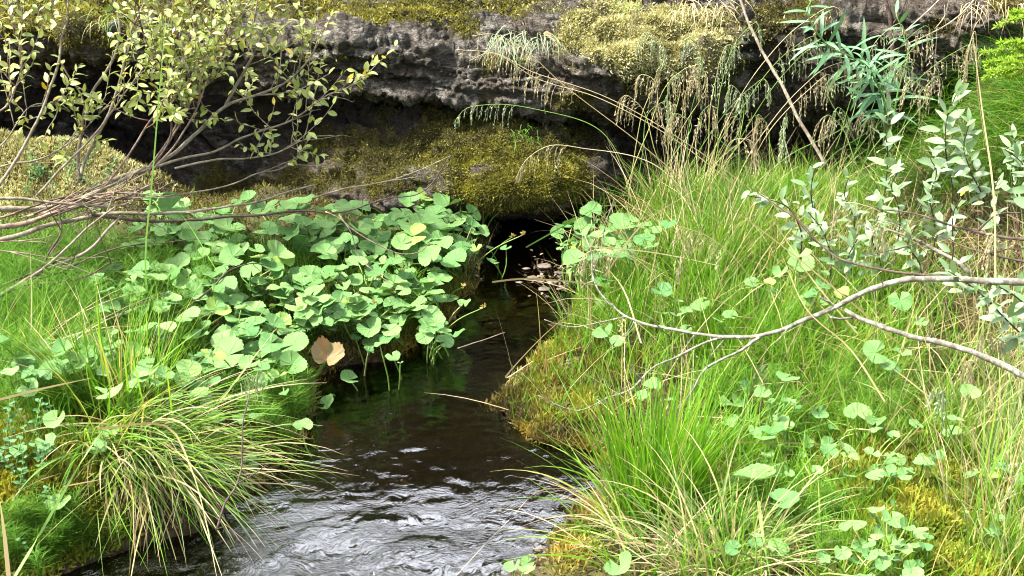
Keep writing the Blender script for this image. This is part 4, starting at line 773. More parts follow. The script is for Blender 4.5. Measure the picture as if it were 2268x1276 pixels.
for pts_, lab_ in [([(1990, 760, 2.35), (1850, 640, 2.4), (1700, 520, 2.5), (1560, 420, 2.6)], 'longest straw slanting up left across the right bank grass'), ([(1900, 740, 2.35), (1800, 620, 2.42), (1760, 560, 2.5), (1700, 470, 2.55)], 'straw crossing behind the rise of the fallen branch'),
    ([(1340, 610, 2.8), (1420, 500, 2.8), (1540, 420, 2.85)], 'yellow straw slanting up right beside the spring mouth'), ([(1300, 545, 2.9), (1450, 560, 2.85), (1600, 590, 2.8)], 'orange straw lying level over the grass right of the spring mouth'),
    ([(1420, 760, 2.55), (1380, 640, 2.6), (1310, 560, 2.7)], 'pale straw leaning left over the thin end of the fallen branch'), ([(1960, 890, 2.2), (1880, 770, 2.25), (1790, 690, 2.3), (1730, 560, 2.35)], 'straw rising across the thick fallen branch'),
    ([(2060, 880, 2.2), (1950, 800, 2.25), (1840, 760, 2.3)], 'short pale straw between the two fallen branches'), ([(1830, 1180, 1.9), (1930, 1060, 2.0), (2075, 905, 2.1)], 'pale straw slanting over the moss hollow')]:
    blade_thing(pts_, .0034, 'straw', lab_)
blade_thing([(2205, 640, 2.4), (2200, 420, 2.45), (2175, 240, 2.5), (2155, 75, 2.52)], .0036, 'straw', 'tall dry straw standing before the right bank')

# ------------------------------------------------------------------ seeding grass stalks
def panicle(pts, label, mat='seed', group='seeding grass stalks in front of the ledge', frac=0.32, strand=(0.02, 0.06), n=16, stem='straw', rad=0.0013):
    q = np.array([P(a, b, c) for a, b, c in pts]); C_ = crom(q, 40)
    t = thing('grass_stalk', label, 'grass stalk', q[0], group)
    put('stem', tube(C_, np.linspace(rad, rad * .45, 40), 4), M[stem], t)
    Ps = []
    for k_ in range(n):
        f = 1 - frac * (k_ + rng.random()) / n; i_ = int(f * 39); a = C_[i_]
        sl_ = rng.uniform(*strand) * (0.5 + 0.8 * (1 - (f - 1 + frac) / frac)); d = rng.normal(0, .5, 3); T = unit(C_[min(39, i_ + 1)] - C_[i_ - 1])
        s_ = np.linspace(0, 1, 7)[:, None]; st = a + (T * .5 + d * .35) * sl_ * (s_ - .5 * s_ ** 2) * 1.2 + np.array([0, 0, -1.0]) * sl_ * s_ ** 1.6
        Ps.append(tube(st, .00045, 3)); m_ = max(3, int(sl_ / .006)); ti = rng.uniform(.25, 1, m_); b = np.array([[np.interp(x_, s_[:, 0], st[:, c_]) for c_ in range(3)] for x_ in ti])
        dv = unit(np.gradient(st, axis=0)[np.clip((ti * 6).astype(int), 0, 6)]) + rng.normal(0, .35, (m_, 3)) + np.array([0, 0, -.3])
        Ps.append(leaflets(b, dv, rng.normal(0, 1, (m_, 3)), rng.uniform(.006, .011, m_), rng.uniform(.0018, .003, m_), .2, 3, .8, np.clip(rng.normal(.55, .22, m_), 0, 1)))
    put('seed_head', join(Ps), M[mat], t)
PN = [
 ([(1690, 440, 3.2), (1540, 330, 3.2), (1330, 210, 3.22), (1180, 160, 3.24), (1075, 118, 3.26), (1040, 135, 3.26)], 'longest tan grass stalk bowed left across the grey ledge', 'seed'),
 ([(1640, 420, 3.25), (1480, 300, 3.26), (1320, 215, 3.28), (1180, 170, 3.3), (1100, 120, 3.3), (1010, 110, 3.3)], 'tan grass stalk bowed left just under the pale moss mat', 'seed'),
 ([(1560, 440, 3.3), (1420, 320, 3.3), (1250, 190, 3.32), (1130, 90, 3.34), (1090, 75, 3.34), (1045, 80, 3.34)], 'tan grass stalk reaching highest over the grey ledge', 'seed'),
 ([(1400, 400, 3.3), (1330, 290, 3.32), (1200, 245, 3.35), (1080, 232, 3.36), (1030, 242, 3.36), (1003, 275, 3.36)], 'green grass stalk bowed left above the mossy hump', 'seedgreen'),
 ([(1560, 470, 3.2), (1440, 360, 3.22), (1300, 330, 3.25), (1210, 325, 3.26), (1165, 355, 3.26), (1140, 400, 3.26)], 'grass stalk nodding in front of the golden moss cushion', 'seed'),
 ([(1540, 480, 3.15), (1500, 360, 3.15), (1460, 250, 3.16), (1440, 170, 3.17), (1420, 165, 3.17), (1405, 200, 3.17)], 'pale upright grass stalk with a plump nodding head', 'seed'),
 ([(1560, 480, 3.12), (1500, 330, 3.12), (1480, 240, 3.13), (1490, 170, 3.14), (1510, 160, 3.14)], 'airy upright grass stalk left of the dark recess', 'seedgreen'),
 ([(1620, 470, 3.1), (1590, 330, 3.1), (1600, 180, 3.12), (1640, 80, 3.13), (1675, 50, 3.13), (1690, 95, 3.13)], 'tall airy grass stalk before the slanting sapling trunk', 'seedgreen'),
 ([(1580, 480, 3.12), (1570, 340, 3.12), (1580, 200, 3.14), (1620, 100, 3.15), (1640, 120, 3.15)], 'feathery green grass stalk beside the sapling trunk', 'seedgreen'),
 ([(1540, 470, 3.15), (1600, 290, 3.15), (1690, 140, 3.16), (1780, 50, 3.17), (1850, 15, 3.17), (1885, 60, 3.17)], 'long arched tan stalk nodding over the narrow leaved plant', 'seed'),
 ([(1560, 480, 3.15), (1650, 290, 3.15), (1740, 160, 3.16), (1800, 105, 3.17), (1850, 95, 3.17), (1880, 170, 3.17)], 'arched stalk drooping beside the narrow leaved plant', 'seedgreen'),
 ([(1590, 490, 3.1), (1680, 310, 3.1), (1780, 190, 3.12), (1830, 150, 3.12), (1890, 140, 3.12), (1905, 175, 3.12)], 'tan stalk with a heavy head right of the sapling trunk', 'seed'),
 ([(1610, 490, 3.1), (1720, 270, 3.1), (1790, 200, 3.1), (1835, 165, 3.1), (1825, 215, 3.1)], 'dense tan head hanging before the dark recess', 'seed'),
 ([(1620, 440, 3.05), (1600, 360, 3.05), (1625, 310, 3.05), (1660, 310, 3.05), (1685, 350, 3.05)], 'short brown tassel hanging low before the dark recess', 'seed'),
 ([(1740, 480, 3.0), (1745, 380, 3.0), (1735, 290, 3.0), (1742, 250, 3.0)], 'slim green stalk standing before the dark recess', 'seedgreen'),
 ([(1520, 440, 3.2), (1510, 300, 3.2), (1520, 200, 3.2), (1530, 170, 3.2), (1560, 215, 3.2)], 'brown nodding stalk at the left of the dark recess', 'seed'),
 ([(2185, 330, 3.0), (2165, 200, 3.0), (2155, 75, 3.0), (2150, 90, 3.0), (2135, 190, 3.0)], 'tan stalk with hanging head before the right ledge', 'seed'),
 ([(1850, 330, 3.1), (1930, 160, 3.1), (2000, 145, 3.1), (2040, 180, 3.1)], 'thin arched stalk over the narrow leaves', 'seedgreen'),
 ([(2060, 640, 2.75), (2000, 520, 2.75), (1930, 460, 2.75), (1860, 455, 2.75), (1845, 485, 2.75)], 'pale drooping stalk among the grey willow sprigs', 'seed'),
 ([(2130, 700, 2.7), (2050, 560, 2.7), (1990, 500, 2.7), (1950, 490, 2.7), (1985, 565, 2.7)], 'thick straw coloured tassel hanging among the grey sprigs', 'seed'),
 ([(1560, 780, 2.7), (1520, 660, 2.7), (1510, 560, 2.7), (1530, 520, 2.7)], 'pale upright head in the middle of the right bank', 'seed'),
 ([(1480, 720, 2.8), (1440, 600, 2.8), (1360, 555, 2.8), (1300, 560, 2.8), (1275, 600, 2.8)], 'drooping brown tassel right of the pale stones', 'seed'),
 ([(1700, 760, 2.7), (1650, 600, 2.7), (1560, 520, 2.7), (1500, 500, 2.7)], 'leaning straw stalk over the yellowing tussock', 'seed'),
 ([(2220, 900, 2.3), (2200, 790, 2.3), (2180, 740, 2.3), (2230, 760, 2.3)], 'tan tangled head under the second fallen branch', 'seed'),
 ([(2240, 1000, 2.2), (2210, 870, 2.2), (2150, 800, 2.2), (2160, 860, 2.2)], 'brown hanging head near the end of the second fallen branch', 'seed'),
 ([(2150, 1060, 2.1), (2100, 940, 2.1), (2075, 860, 2.1), (2060, 870, 2.1)], 'airy pale head left of the right edge', 'seedgreen'),
 ([(1820, 900, 2.45), (1760, 820, 2.45), (1690, 810, 2.45), (1660, 850, 2.45)], 'small airy head under the fallen branch', 'seedgreen'),
 ([(430, 960, 2.2), (500, 870, 2.2), (545, 830, 2.2), (570, 820, 2.2), (560, 850, 2.2)], 'airy stalk laid over the widest crinkled leaf', 'seedgreen'),
 ([(1330, 60, 3.75), (1390, 0, 3.76), (1410, -10, 3.76), (1395, 55, 3.74)], 'small nodding stalk at the top edge above the moss mat', 'seed'),
 ([(2230, 760, 2.5), (2225, 600, 2.5), (2200, 520, 2.5), (2190, 580, 2.5)], 'straw tassel hanging above the thick fallen branch end', 'seed'),
]
for k_ in range(26):                                      # the tangle of thinner stalks, none of which stands out
    x0 = rng.uniform(1380, 1960); x1 = x0 + rng.normal(60, 110); y1 = rng.uniform(60, 300); Yv = rng.uniform(3.0, 3.3); dx_ = rng.choice([-1, 1]) * rng.uniform(20, 70)
    PN.append(([(x0, rng.uniform(400, 470), Yv), (x0 * .6 + x1 * .4, y1 * .5 + 220, Yv), (x1, y1, Yv + .03), (x1 + dx_ * .6, y1 - 18, Yv + .03), (x1 + dx_, y1 + 25, Yv + .03)], 'slender seeding grass stalk in the tangle before the dark recess', 'seedgreen' if k_ % 3 == 0 else 'seed'))
for pts, lab, mat in PN:
    panicle(pts, lab, mat, n=20 if mat == 'seed' else 26, stem='straw' if mat == 'seed' and 'tangle' not in lab else 'stalkgreen', strand=(.03, .07) if mat == 'seed' else (.02, .06))

# hanging fringe of dry grass below the pale moss mat and other ledge edges
def fringe(x0, x1, py_, Yv, n, ln, mat, label):
    px_ = rng.uniform(x0, x1, n); py2 = py_ + rng.normal(0, 10, n); p = P(px_, py2, Yv) + rng.normal(0, .006, (n, 3))
    return single('hanging_grass', blades(p, rng.normal(-1.6, .5, n), rng.uniform(.7, 1.4, n), rng.uniform(1.2, 1.9, n), rng.uniform(*ln, n), .0022, 5, .7, .8), M[mat], label, 'grass', None, 'stuff')
fringe(1090, 1230, 85, 3.66, 110, (.05, .13), 'seedgreen', 'curtain of pale dry grass hanging over the grey ledge')
fringe(1500, 1620, 15, 3.72, 60, (.05, .12), 'straw', 'tan grass hanging from the ledge top above the recess')
fringe(215, 260, 40, 3.7, 22, (.05, .10), 'stalkgreen', 'thin grass tuft hanging from the left ledge')
fringe(1370, 1420, 10, 3.75, 26, (.04, .09), 'grass', 'small green grass tuft rooted on the ledge top')
fringe(2130, 2268, 10, 3.66, 60, (.04, .12), 'straw', 'dry grass hanging from the right ledge behind the spruce twig')
fringe(1130, 1190, 300, 3.60, 40, (.02, .05), 'horsetail', 'tiny grass tuft on the mossy hump')

# ------------------------------------------------------------------ woody plants
def px3(L, Y0, Y1, sc=1.0, ox=0.0, oy=0.0):
    n = len(L); return np.array([P(ox + a * sc, oy + b * sc, Y0 + (Y1 - Y0) * i / max(1, n - 1)) for i, (a, b) in enumerate(L)])
def stick(C3, r0, r1, n=None, sides=7, wob=0.0012):
    n = n or max(10, int(np.linalg.norm(np.diff(C3, axis=0), axis=1).sum() / .012)); C_ = crom(C3, n)
    C_ = C_ + np.stack([fbm(np.arange(n) * .35 + rng.random() * 99, 0, a, 2, 80) for a in (0.5, 7.5, 3.5)], -1) * wob
    r = np.linspace(r0, r1, n) * (1 + .10 * vnoise(np.arange(n) * .6, rng.random() * 50, 0, 81)); return C_, tube(C_, r, sides, .05)
def sprays(C_, f0, f1, n, tl, nl, ll, aspect=.42, up=0.5, rb=(.5, .22), spread=.8, curl=.5):
    """Short side twigs with alternate leaves along a stem."""
    tw, lv = [], []
    for k_ in range(n):
        f = f0 + (f1 - f0) * (k_ + rng.random()) / n; i_ = min(len(C_) - 2, int(f * (len(C_) - 1))); T = unit(C_[i_ + 1] - C_[i_])
        d = unit(T * .7 + rng.normal(0, spread, 3) + np.array([0, 0, up])); L = rng.uniform(*tl) if f < .97 else tl[0]
        s_ = np.linspace(0, 1, 7)[:, None]; q = C_[i_] + d * L * s_ + np.array([0, 0, 1.0]) * L * .25 * s_ ** 2 + rng.normal(0, .0015, (7, 3)); tw.append(tube(q, np.linspace(.0014, .0007, 7), 4))
        m_ = int(rng.integers(*nl)); ti = np.linspace(.25, 1, m_); b = np.array([[np.interp(x_, s_[:, 0], q[:, c_]) for c_ in range(3)] for x_ in ti])
        ph = np.arange(m_) * 2.4 + rng.random() * 6; a1 = unit(np.cross(d, [.2, .3, 1])); a2 = np.cross(d, a1)
        dv = d * (.45 + .5 * ti[:, None] ** 3) + a1 * np.cos(ph)[:, None] + a2 * np.sin(ph)[:, None] * .9 + np.array([0, 0, .15]); nr_ = np.array([0, -.35, 1.0]) + rng.normal(0, .45, (m_, 3))
        ls = rng.uniform(*ll, m_) * (.6 + .5 * np.sin(ti * 2.6))
        lv.append(leaflets(b, dv, nr_, ls, ls * aspect * rng.uniform(.85, 1.15, m_), rng.normal(curl, .35, m_), 6, .85, np.clip(rng.normal(rb[0], rb[1], m_), 0, 1), .3, .05))
    return tw, lv
bush = thing('willow_bush', 'leafy willow bush with bare bundled stems leaning in from the left edge', 'bush', (-1.35, 2.95, float(ground(-1.35, 2.95))))
def wstem(L, Y0, Y1, r0, r1, mat, sp=None, sc=K, ox=0, oy=0, side=0, label=None):
    C3 = px3(L, Y0, Y1, sc, ox, oy); C_, tb = stick(C3, r0, r1); Ps = [tb]; lv = []
    if sp:
        tw, lv = sprays(C_, *sp); Ps += tw
    for _ in range(side):                                   # bare side twigs
        i_ = rng.integers(len(C_) // 5, len(C_) - 2); T = unit(C_[i_ + 1] - C_[i_]); d = unit(T + rng.normal(0, .5, 3)); L_ = rng.uniform(.05, .18)
        q = C_[i_] + d * L_ * np.linspace(0, 1, 6)[:, None] + rng.normal(0, .003, (6, 3)) * np.linspace(0, 1, 6)[:, None]; Ps.append(tube(q, np.linspace(.0013, .0006, 6), 4))
    b = put('branch', join(Ps), M[mat], bush, label)
    if lv: put('leaves', join(lv), M['willow'], b)
SP = ((.06, .19), (7, 13), (.017, .031))
def spr(f0, f1, n): return (f0, f1, int(n * 1.35)) + SP
wstem([(-60, 1290), (90, 1080), (180, 920), (270, 740), (330, 580), (390, 380), (405, 250), (440, 130), (447, -60)], 3.0, 3.25, .0042, .0022, 'bark', spr(.78, 1, 6))
wstem([(520, 1200), (515, 1000), (540, 850), (570, 680), (620, 580), (690, 480), (750, 370), (785, 230), (780, 100), (735, -60)], 3.1, 3.3, .0040, .0028, 'bark', spr(.85, 1, 2), label='smooth pale grey branch curving left at its top')
wstem([(525, 1180), (540, 1110), (620, 930), (720, 740), (760, 620), (800, 480), (850, 240), (930, 60), (985, -60)], 3.1, 3.35, .0046, .0030, 'bark', spr(.5, 1, 6))
wstem([(240, 1290), (400, 1110), (560, 950), (650, 850), (760, 700), (860, 560), (980, 400), (1100, 250)], 3.0, 3.2, .0030, .0014, 'bark', spr(.55, 1, 9))
wstem([(560, 1300), (760, 1180), (960, 1110), (1100, 1040), (1300, 870), (1480, 700), (1700, 620), (1850, 560), (1950, 480), (2050, 360), (2110, 200)], 3.05, 3.4, .0062, .0016, 'bark', spr(.6, 1, 9), side=3, label='thickest branch, rising to the right')
wstem([(1480, 700), (1530, 600), (1620, 440), (1660, 350), (1640, 290), (1670, 150), (1700, -60)], 3.25, 3.35, .0040, .0020, 'bark', spr(.3, 1, 14))
wstem([(900, 1160), (1000, 1090), (1100, 950), (1200, 780), (1270, 600), (1300, 480), (1380, 200), (1400, -60)], 3.1, 3.3, .0030, .0014, 'barkred', spr(.3, 1, 20))
wstem([(930, 1150), (1080, 960), (1180, 760), (1190, 520), (1110, 330), (1090, 180), (1130, -60)], 3.12, 3.28, .0026, .0012, 'barkred', spr(.3, 1, 18))
wstem([(1000, 1120), (1150, 950), (1290, 720), (1370, 520), (1450, 400), (1500, 250), (1540, -60)], 3.1, 3.25, .0026, .0012, 'barkred', spr(.35, 1, 18))
wstem([(980, 1130), (1120, 900), (1100, 640), (1050, 420), (960, 280), (920, 120), (900, -60)], 3.05, 3.15, .0024, .0012, 'barkdark', spr(.3, 1, 15))
wstem([(900, 1140), (1050, 1090), (1250, 1030), (1400, 1000), (1560, 920), (1750, 850), (1900, 800), (2050, 700), (2160, 620), (2270, 585), (2400, 520)], 3.1, 3.4, .0034, .0013, 'bark', spr(.5, 1, 7), side=3)
wstem([(1150, 1110), (1400, 1050), (1620, 1040), (1800, 1010), (1950, 940), (2050, 900), (2200, 890)], 3.1, 3.35, .0028, .0009, 'bark', spr(.45, .8, 5), side=3)
wstem([(1080, 1290), (1300, 1260), (1500, 1220), (1700, 1140), (1850, 1110), (1950, 1050), (2000, 960)], 3.1, 3.3, .0022, .0009, 'bark', spr(.6, 1, 2), side=2)
wstem([(640, 1290), (860, 1000), (1000, 780), (1160, 620), (1330, 420), (1480, 210), (1640, 40)], 3.05, 3.2, .0028, .0012, 'barkred', spr(.35, 1, 22))
wstem([(-60, 760), (40, 700), (110, 560), (150, 380), (110, 200), (60, 40), (40, -80)], 3.0, 3.1, .0024, .0012, 'barkred', spr(.15, 1, 13), label='slim branch with bright leaves at the left edge')
wstem([(-60, 1110), (60, 1080), (250, 1050), (430, 960), (520, 880), (700, 700)], 3.05, 3.15, .0028, .0012, 'bark', spr(.5, 1, 6), side=2)
wstem([(-40, 1000), (60, 900), (130, 780), (200, 700), (330, 680), (460, 740)], 3.1, 3.15, .0020, .001, 'bark', spr(.3, 1, 8))
wstem([(1900, 560), (2010, 620), (2120, 690)], 3.35, 3.3, .0018, .0012, 'barkred')
wstem([(390, 390), (450, 500), (530, 620), (565, 720)], 3.2, 3.2, .0022, .0018, 'barkred')
# the bundle of bare stems below (rows given from row 420 of the photo)
def low(L, Y0, Y1, r0, r1, mat, side=0, sp=None, label=None): wstem(L, Y0, Y1, r0, r1, mat, sp, K, 0, 420, side, label)
low([(-60, 350), (150, 295), (300, 240), (450, 210), (700, 160), (1000, 160), (1250, 145), (1500, 110), (1700, 80), (1900, 10), (2080, -30)], 2.85, 3.2, .0062, .0018, 'bark', 3, label='long horizontal branch reaching over the leaf patch')
low([(600, 165), (900, 200), (1280, 200), (1500, 180), (1700, 170), (1950, 140), (2255, 148), (2500, 70), (2790, 5), (2960, -220)], 2.95, 3.25, .0044, .0012, 'barkdark', 3, label='longest bare branch ending below the mossy hump')
low([(2050, 60), (2280, -10), (2520, -50), (2720, -110), (2960, -225)], 3.2, 3.3, .0024, .001, 'bark', 2)
low([(-60, 130), (200, 125), (450, 98), (620, 20), (760, -40), (960, -150)], 2.9, 3.1, .0070, .0030, 'bark', 2)
low([(-60, 250), (150, 228), (400, 140), (700, 80), (900, 20), (1000, -40)], 2.88, 3.05, .0066, .0030, 'barkred', 4)
low([(-60, 55), (150, 60), (400, 92), (560, 100), (740, 110)], 2.86, 2.95, .0040, .0024, 'bark', 1)
low([(-60, 200), (200, 130), (420, 60), (640, -20), (820, -100)], 2.92, 3.1, .0030, .0016, 'barkred', 4)
for k_ in range(9):
    a = rng.uniform(-20, 60); low([(100 + 40 * k_, 190 - a), (380 + 30 * k_, 110 - a + rng.normal(0, 15)), (640 + 30 * k_, 50 - a * .6 + rng.normal(0, 25)), (960 + rng.normal(0, 90), -20 + rng.normal(0, 60))], 2.9, 3.0, .0022, .0012, 'barkred' if k_ % 3 else 'barkdark', 3)
low([(-60, 730), (100, 640), (180, 585), (300, 530), (450, 470), (620, 370), (700, 270), (790, 180)], 2.75, 2.95, .0050, .0030, 'bark', 2, label='low forked branch near the horsetail')
low([(150, 610), (260, 520), (330, 400), (400, 280), (385, 120)], 2.8, 2.9, .0034, .0018, 'barkdark', 1)
low([(140, 632), (330, 612), (480, 595), (620, 545), (720, 485), (810, 478)], 2.78, 2.8, .0026, .001, 'barkdark', 2)
low([(200, 590), (350, 560), (560, 465), (700, 405), (850, 370), (1010, 340)], 2.8, 2.9, .0026, .001, 'barkdark', 4)
low([(200, 580), (330, 480), (460, 360), (600, 230), (760, 110)], 2.78, 2.9, .0034, .002, 'bark', 2)
low([(-60, 690), (60, 610), (200, 560), (380, 470)], 2.75, 2.85, .0026, .0016, 'barkdark', 1)
low([(-60, 400), (120, 415), (300, 445), (520, 520)], 2.8, 2.85, .0018, .001, 'barkred', 2)
low([(-60, 345), (150, 340), (330, 350)], 2.8, 2.82, .0014, .001, 'barkred', 1)

def dead(name, label, cat, parts, mat, group=None):
    Ps = [stick(np.array([P(*a) for a in pts]), r0, r1)[1] for pts, r0, r1 in parts]
    return Ps
def branch_thing(name, label, mat, main, twigs, near=0.0):
    main = ([(a, b, c - near) for a, b, c in main[0]], *main[1:]); twigs = [([(a, b, c - near) for a, b, c in L_], r0, r1) for L_, r0, r1 in twigs]
    q = np.array([P(*a) for a in main[0]]); t = thing(name, label, 'branch', q[0])
    put('limb', stick(q, main[1], main[2], sides=9)[1], M[mat], t)
    for pts, r0, r1 in twigs: put('twig', stick(np.array([P(*a) for a in pts]), r0, r1)[1], M[mat], t)
    return t
branch_thing('fallen_branch', 'long curved lichened fallen branch sweeping over the right bank grass', 'barkgrey',
    ([(2330, 632, 2.36), (2268, 626, 2.38), (2180, 622, 2.40), (2090, 618, 2.42), (2000, 621, 2.44), (1920, 645, 2.46), (1850, 680, 2.48), (1780, 710, 2.5), (1720, 735, 2.52), (1640, 747, 2.54), (1560, 742, 2.56), (1480, 728, 2.6), (1420, 714, 2.64), (1382, 698, 2.67), (1348, 670, 2.7), (1325, 643, 2.73), (1312, 605, 2.76), (1310, 565, 2.78), (1295, 520, 2.8)], .0068, .0011),
    [([(1690, 742, 2.53), (1643, 774, 2.52), (1592, 801, 2.5), (1558, 821, 2.48), (1542, 850, 2.46), (1505, 905, 2.45)], .0036, .0014),
     ([(1606, 747, 2.55), (1558, 760, 2.54), (1508, 787, 2.52), (1440, 820, 2.5), (1400, 860, 2.48), (1350, 880, 2.47), (1280, 909, 2.46), (1235, 898, 2.46), (1190, 875, 2.46)], .0028, .0010),
     ([(1606, 748, 2.55), (1590, 770, 2.54), (1572, 790, 2.54)], .0016, .001), ([(1850, 679, 2.48), (1832, 668, 2.48), (1815, 657, 2.48)], .0024, .0016),
     ([(1386, 702, 2.66), (1330, 714, 2.66), (1260, 725, 2.66), (1205, 708, 2.66)], .0018, .0008), ([(1312, 605, 2.76), (1330, 560, 2.77), (1340, 500, 2.78), (1360, 440, 2.8)], .0014, .0007), ([(1318, 622, 2.74), (1300, 628, 2.74), (1285, 640, 2.74)], .0016, .001)] + [([(x_, y_, Y_), (x_ - 14, y_ + e_ * .6, Y_ - .005), (x_ - 22 - abs(e_) * .2, y_ + e_, Y_ - .01)], .0014, .0006) for x_, y_, Y_, e_ in
     [(1540, 738, 2.57), (1460, 724, 2.61), (1406, 709, 2.65), (1362, 682, 2.69)] and [(1540, 738, 2.57, 34), (1460, 724, 2.61, -24), (1406, 709, 2.65, 40), (1362, 682, 2.69, -22), (1500, 790, 2.52, 26), (1420, 838, 2.49, -20), (1570, 815, 2.48, -26), (1960, 632, 2.45, -22), (1745, 727, 2.51, 30)]], .16)
single('lichen', join([leaflets(P(1376 + rng.normal(0, 3, 40), np.linspace(705, 748, 40), 2.49), rng.normal(0, 1, (40, 3)) + [0, 0, -.6], rng.normal(0, 1, (40, 3)), .010, .003, .4, 3)]), M['mosspale'], 'pale lichen tassel hanging from the thin end of the fallen branch', 'lichen')
branch_thing('fallen_branch', 'second pale fallen branch sloping down to the right edge', 'barkgrey',
    ([(1872, 686, 2.45), (1905, 706, 2.43), (1963, 727, 2.4), (2030, 747, 2.37), (2115, 767, 2.33), (2182, 791, 2.3), (2268, 832, 2.26), (2330, 862, 2.24)], .0040, .0062), [([(1889, 704, 2.44), (1862, 705, 2.44), (1837, 703, 2.44)], .0026, .0016)], .14)
branch_thing('thin_branch', 'thin dark branch running from the grass to the fallen branch', 'barkdark', ([(2140, 612, 2.5), (2047, 610, 2.52), (1980, 602, 2.55), (1896, 585, 2.6), (1845, 565, 2.65), (1811, 538, 2.68), (1780, 500, 2.7), (1727, 460, 2.75), (1677, 427, 2.8)], .0030, .0012), [([(1811, 538, 2.68), (1760, 480, 2.7), (1740, 440, 2.72)], .0014, .0008)])
branch_thing('grey_branch', 'short grey branch behind the thick fallen branch', 'barkgrey', ([(1943, 503, 2.8), (2013, 524, 2.75), (2081, 558, 2.7), (2125, 582, 2.65), (2145, 605, 2.6)], .0026, .0042), [([(1943, 503, 2.8), (1900, 530, 2.8), (1860, 560, 2.8)], .0014, .0007)])
branch_thing('dark_branch', 'dark branch entering from the right above the fallen one', 'barkdark', ([(2320, 535, 2.5), (2268, 531, 2.52), (2165, 514, 2.56), (2098, 497, 2.6), (2027, 474, 2.66), (1960, 465, 2.7)], .0034, .0014), [([(2165, 514, 2.56), (2199, 480, 2.56), (2268, 470, 2.56)], .0022, .0014), ([(2098, 497, 2.6), (2060, 480, 2.6), (2030, 440, 2.62)], .0014, .0008)])
branch_thing('dark_branch', 'lower dark branch forking above the thick fallen branch', 'barkdark', ([(2320, 590, 2.46), (2268, 580, 2.48), (2199, 565, 2.5), (2131, 545, 2.54), (2074, 518, 2.58)], .0026, .0012), [([(2190, 563, 2.5), (2230, 552, 2.5), (2268, 550, 2.5)], .0018, .0012), ([(2090, 515, 2.58), (2000, 548, 2.6), (1916, 566, 2.62)], .0014, .0008)])
branch_thing('dead_stick', 'pale bleached stick poking in at the lower right edge', 'barkpale', ([(2330, 1015, 2.02), (2268, 1028, 2.04), (2182, 1042, 2.06), (2104, 1051, 2.08)], .0052, .0034), [([(2104, 1051, 2.08), (2060, 1056, 2.08), (2014, 1060, 2.08)], .0012, .0006)])
branch_thing('dead_stick', 'thin dark stick lying across the moss hollow', 'barkdark', ([(1778, 1106, 1.98), (1862, 1095, 1.99), (1946, 1078, 2.0), (2014, 1065, 2.03)], .0018, .0012), [([(1862, 1095, 1.99), (1900, 1105, 1.97), (1915, 1125, 1.95)], .0009, .0006)])
branch_thing('dead_stick', 'thin dark forked stick standing in the drooping tussock', 'barkdark', ([(478, 1175, 1.86), (499, 1116, 1.9), (522, 1078, 1.93), (532, 1048, 1.95), (537, 947, 2.0), (553, 873, 2.04)], .0019, .001), [([(524, 1072, 1.93), (555, 1055, 1.94), (595, 1028, 1.96)], .0012, .0007), ([(480, 1172, 1.86), (494, 1168, 1.86), (500, 1172, 1.86)], .001, .0006)])
branch_thing('dead_stick', 'dark lichened stick arched over the marsh leaves', 'barkdark', ([(388, 696, 2.72), (426, 672, 2.74), (472, 636, 2.78), (505, 602, 2.82), (560, 584, 2.86), (600, 590, 2.88)], .0026, .001), [([(505, 602, 2.82), (498, 590, 2.82), (510, 585, 2.82)], .0009, .0006), ([(560, 585, 2.86), (575, 600, 2.86)], .0009, .0006)])
branch_thing('dead_stick', 'thin dark arched twig in the horsetail', 'barkdark', ([(248, 740, 2.6), (258, 712, 2.6), (275, 690, 2.62), (303, 674, 2.64), (347, 662, 2.66), (380, 645, 2.68)], .0018, .0008), [])
branch_thing('hanging_twig', 'thin brown twig drooping over the leaf patch', 'barkred', ([(720, 470, 2.85), (750, 482, 2.85), (784, 511, 2.84), (834, 541, 2.84), (892, 563, 2.84), (935, 555, 2.84), (953, 536, 2.84)], .0016, .0008), [([(750, 474, 2.85), (774, 508, 2.84), (794, 565, 2.84), (834, 605, 2.82), (875, 636, 2.8)], .0013, .0007)])
branch_thing('dead_stick', 'thin orange stick lying on the stream', 'barkred', ([(1014, 772, 2.62), (1060, 756, 2.66), (1118, 737, 2.7)], .0014, .0008), [])

# slanting sapling and bare saplings in front of the right ledge
branch_thing('sapling', 'slanting smooth sapling trunk before the dark recess', 'bark', ([(1830, 370, 3.3), (1808, 330, 3.32), (1772, 270, 3.36), (1735, 195, 3.42), (1692, 120, 3.5), (1662, 60, 3.55), (1640, 0, 3.6), (1622, -60, 3.65)], .0046, .0034), [])
branch_thing('sapling', 'dark bare upright sapling behind the narrow leaves', 'barkdark', ([(1960, 330, 3.3), (1968, 220, 3.35), (1976, 110, 3.4), (1972, 50, 3.42), (1952, -40, 3.45)], .0060, .0046), [([(1972, 60, 3.42), (2000, 20, 3.42), (2015, -40, 3.4)], .002, .0012), ([(1972, 90, 3.4), (1935, 70, 3.4), (1900, 95, 3.4)], .0016, .0008)])
branch_thing('bare_branch', 'pale forked bare branch hanging before the right ledge', 'barkpale', ([(2185, -40, 3.3), (2140, 20, 3.3), (2085, 62, 3.3), (2025, 90, 3.3), (1958, 122, 3.3)], .0022, .001), [([(2120, -40, 3.3), (2060, 20, 3.3), (2000, 75, 3.3), (1958, 118, 3.3)], .002, .001), ([(2105, -30, 3.3), (2090, 40, 3.3), (2070, 65, 3.3)], .0022, .001), ([(2092, 10, 3.3), (2094, 50, 3.3), (2098, 68, 3.3)], .0014, .0008), ([(2075, 62, 3.3), (2072, 120, 3.3), (2070, 200, 3.3)], .0012, .0006)])
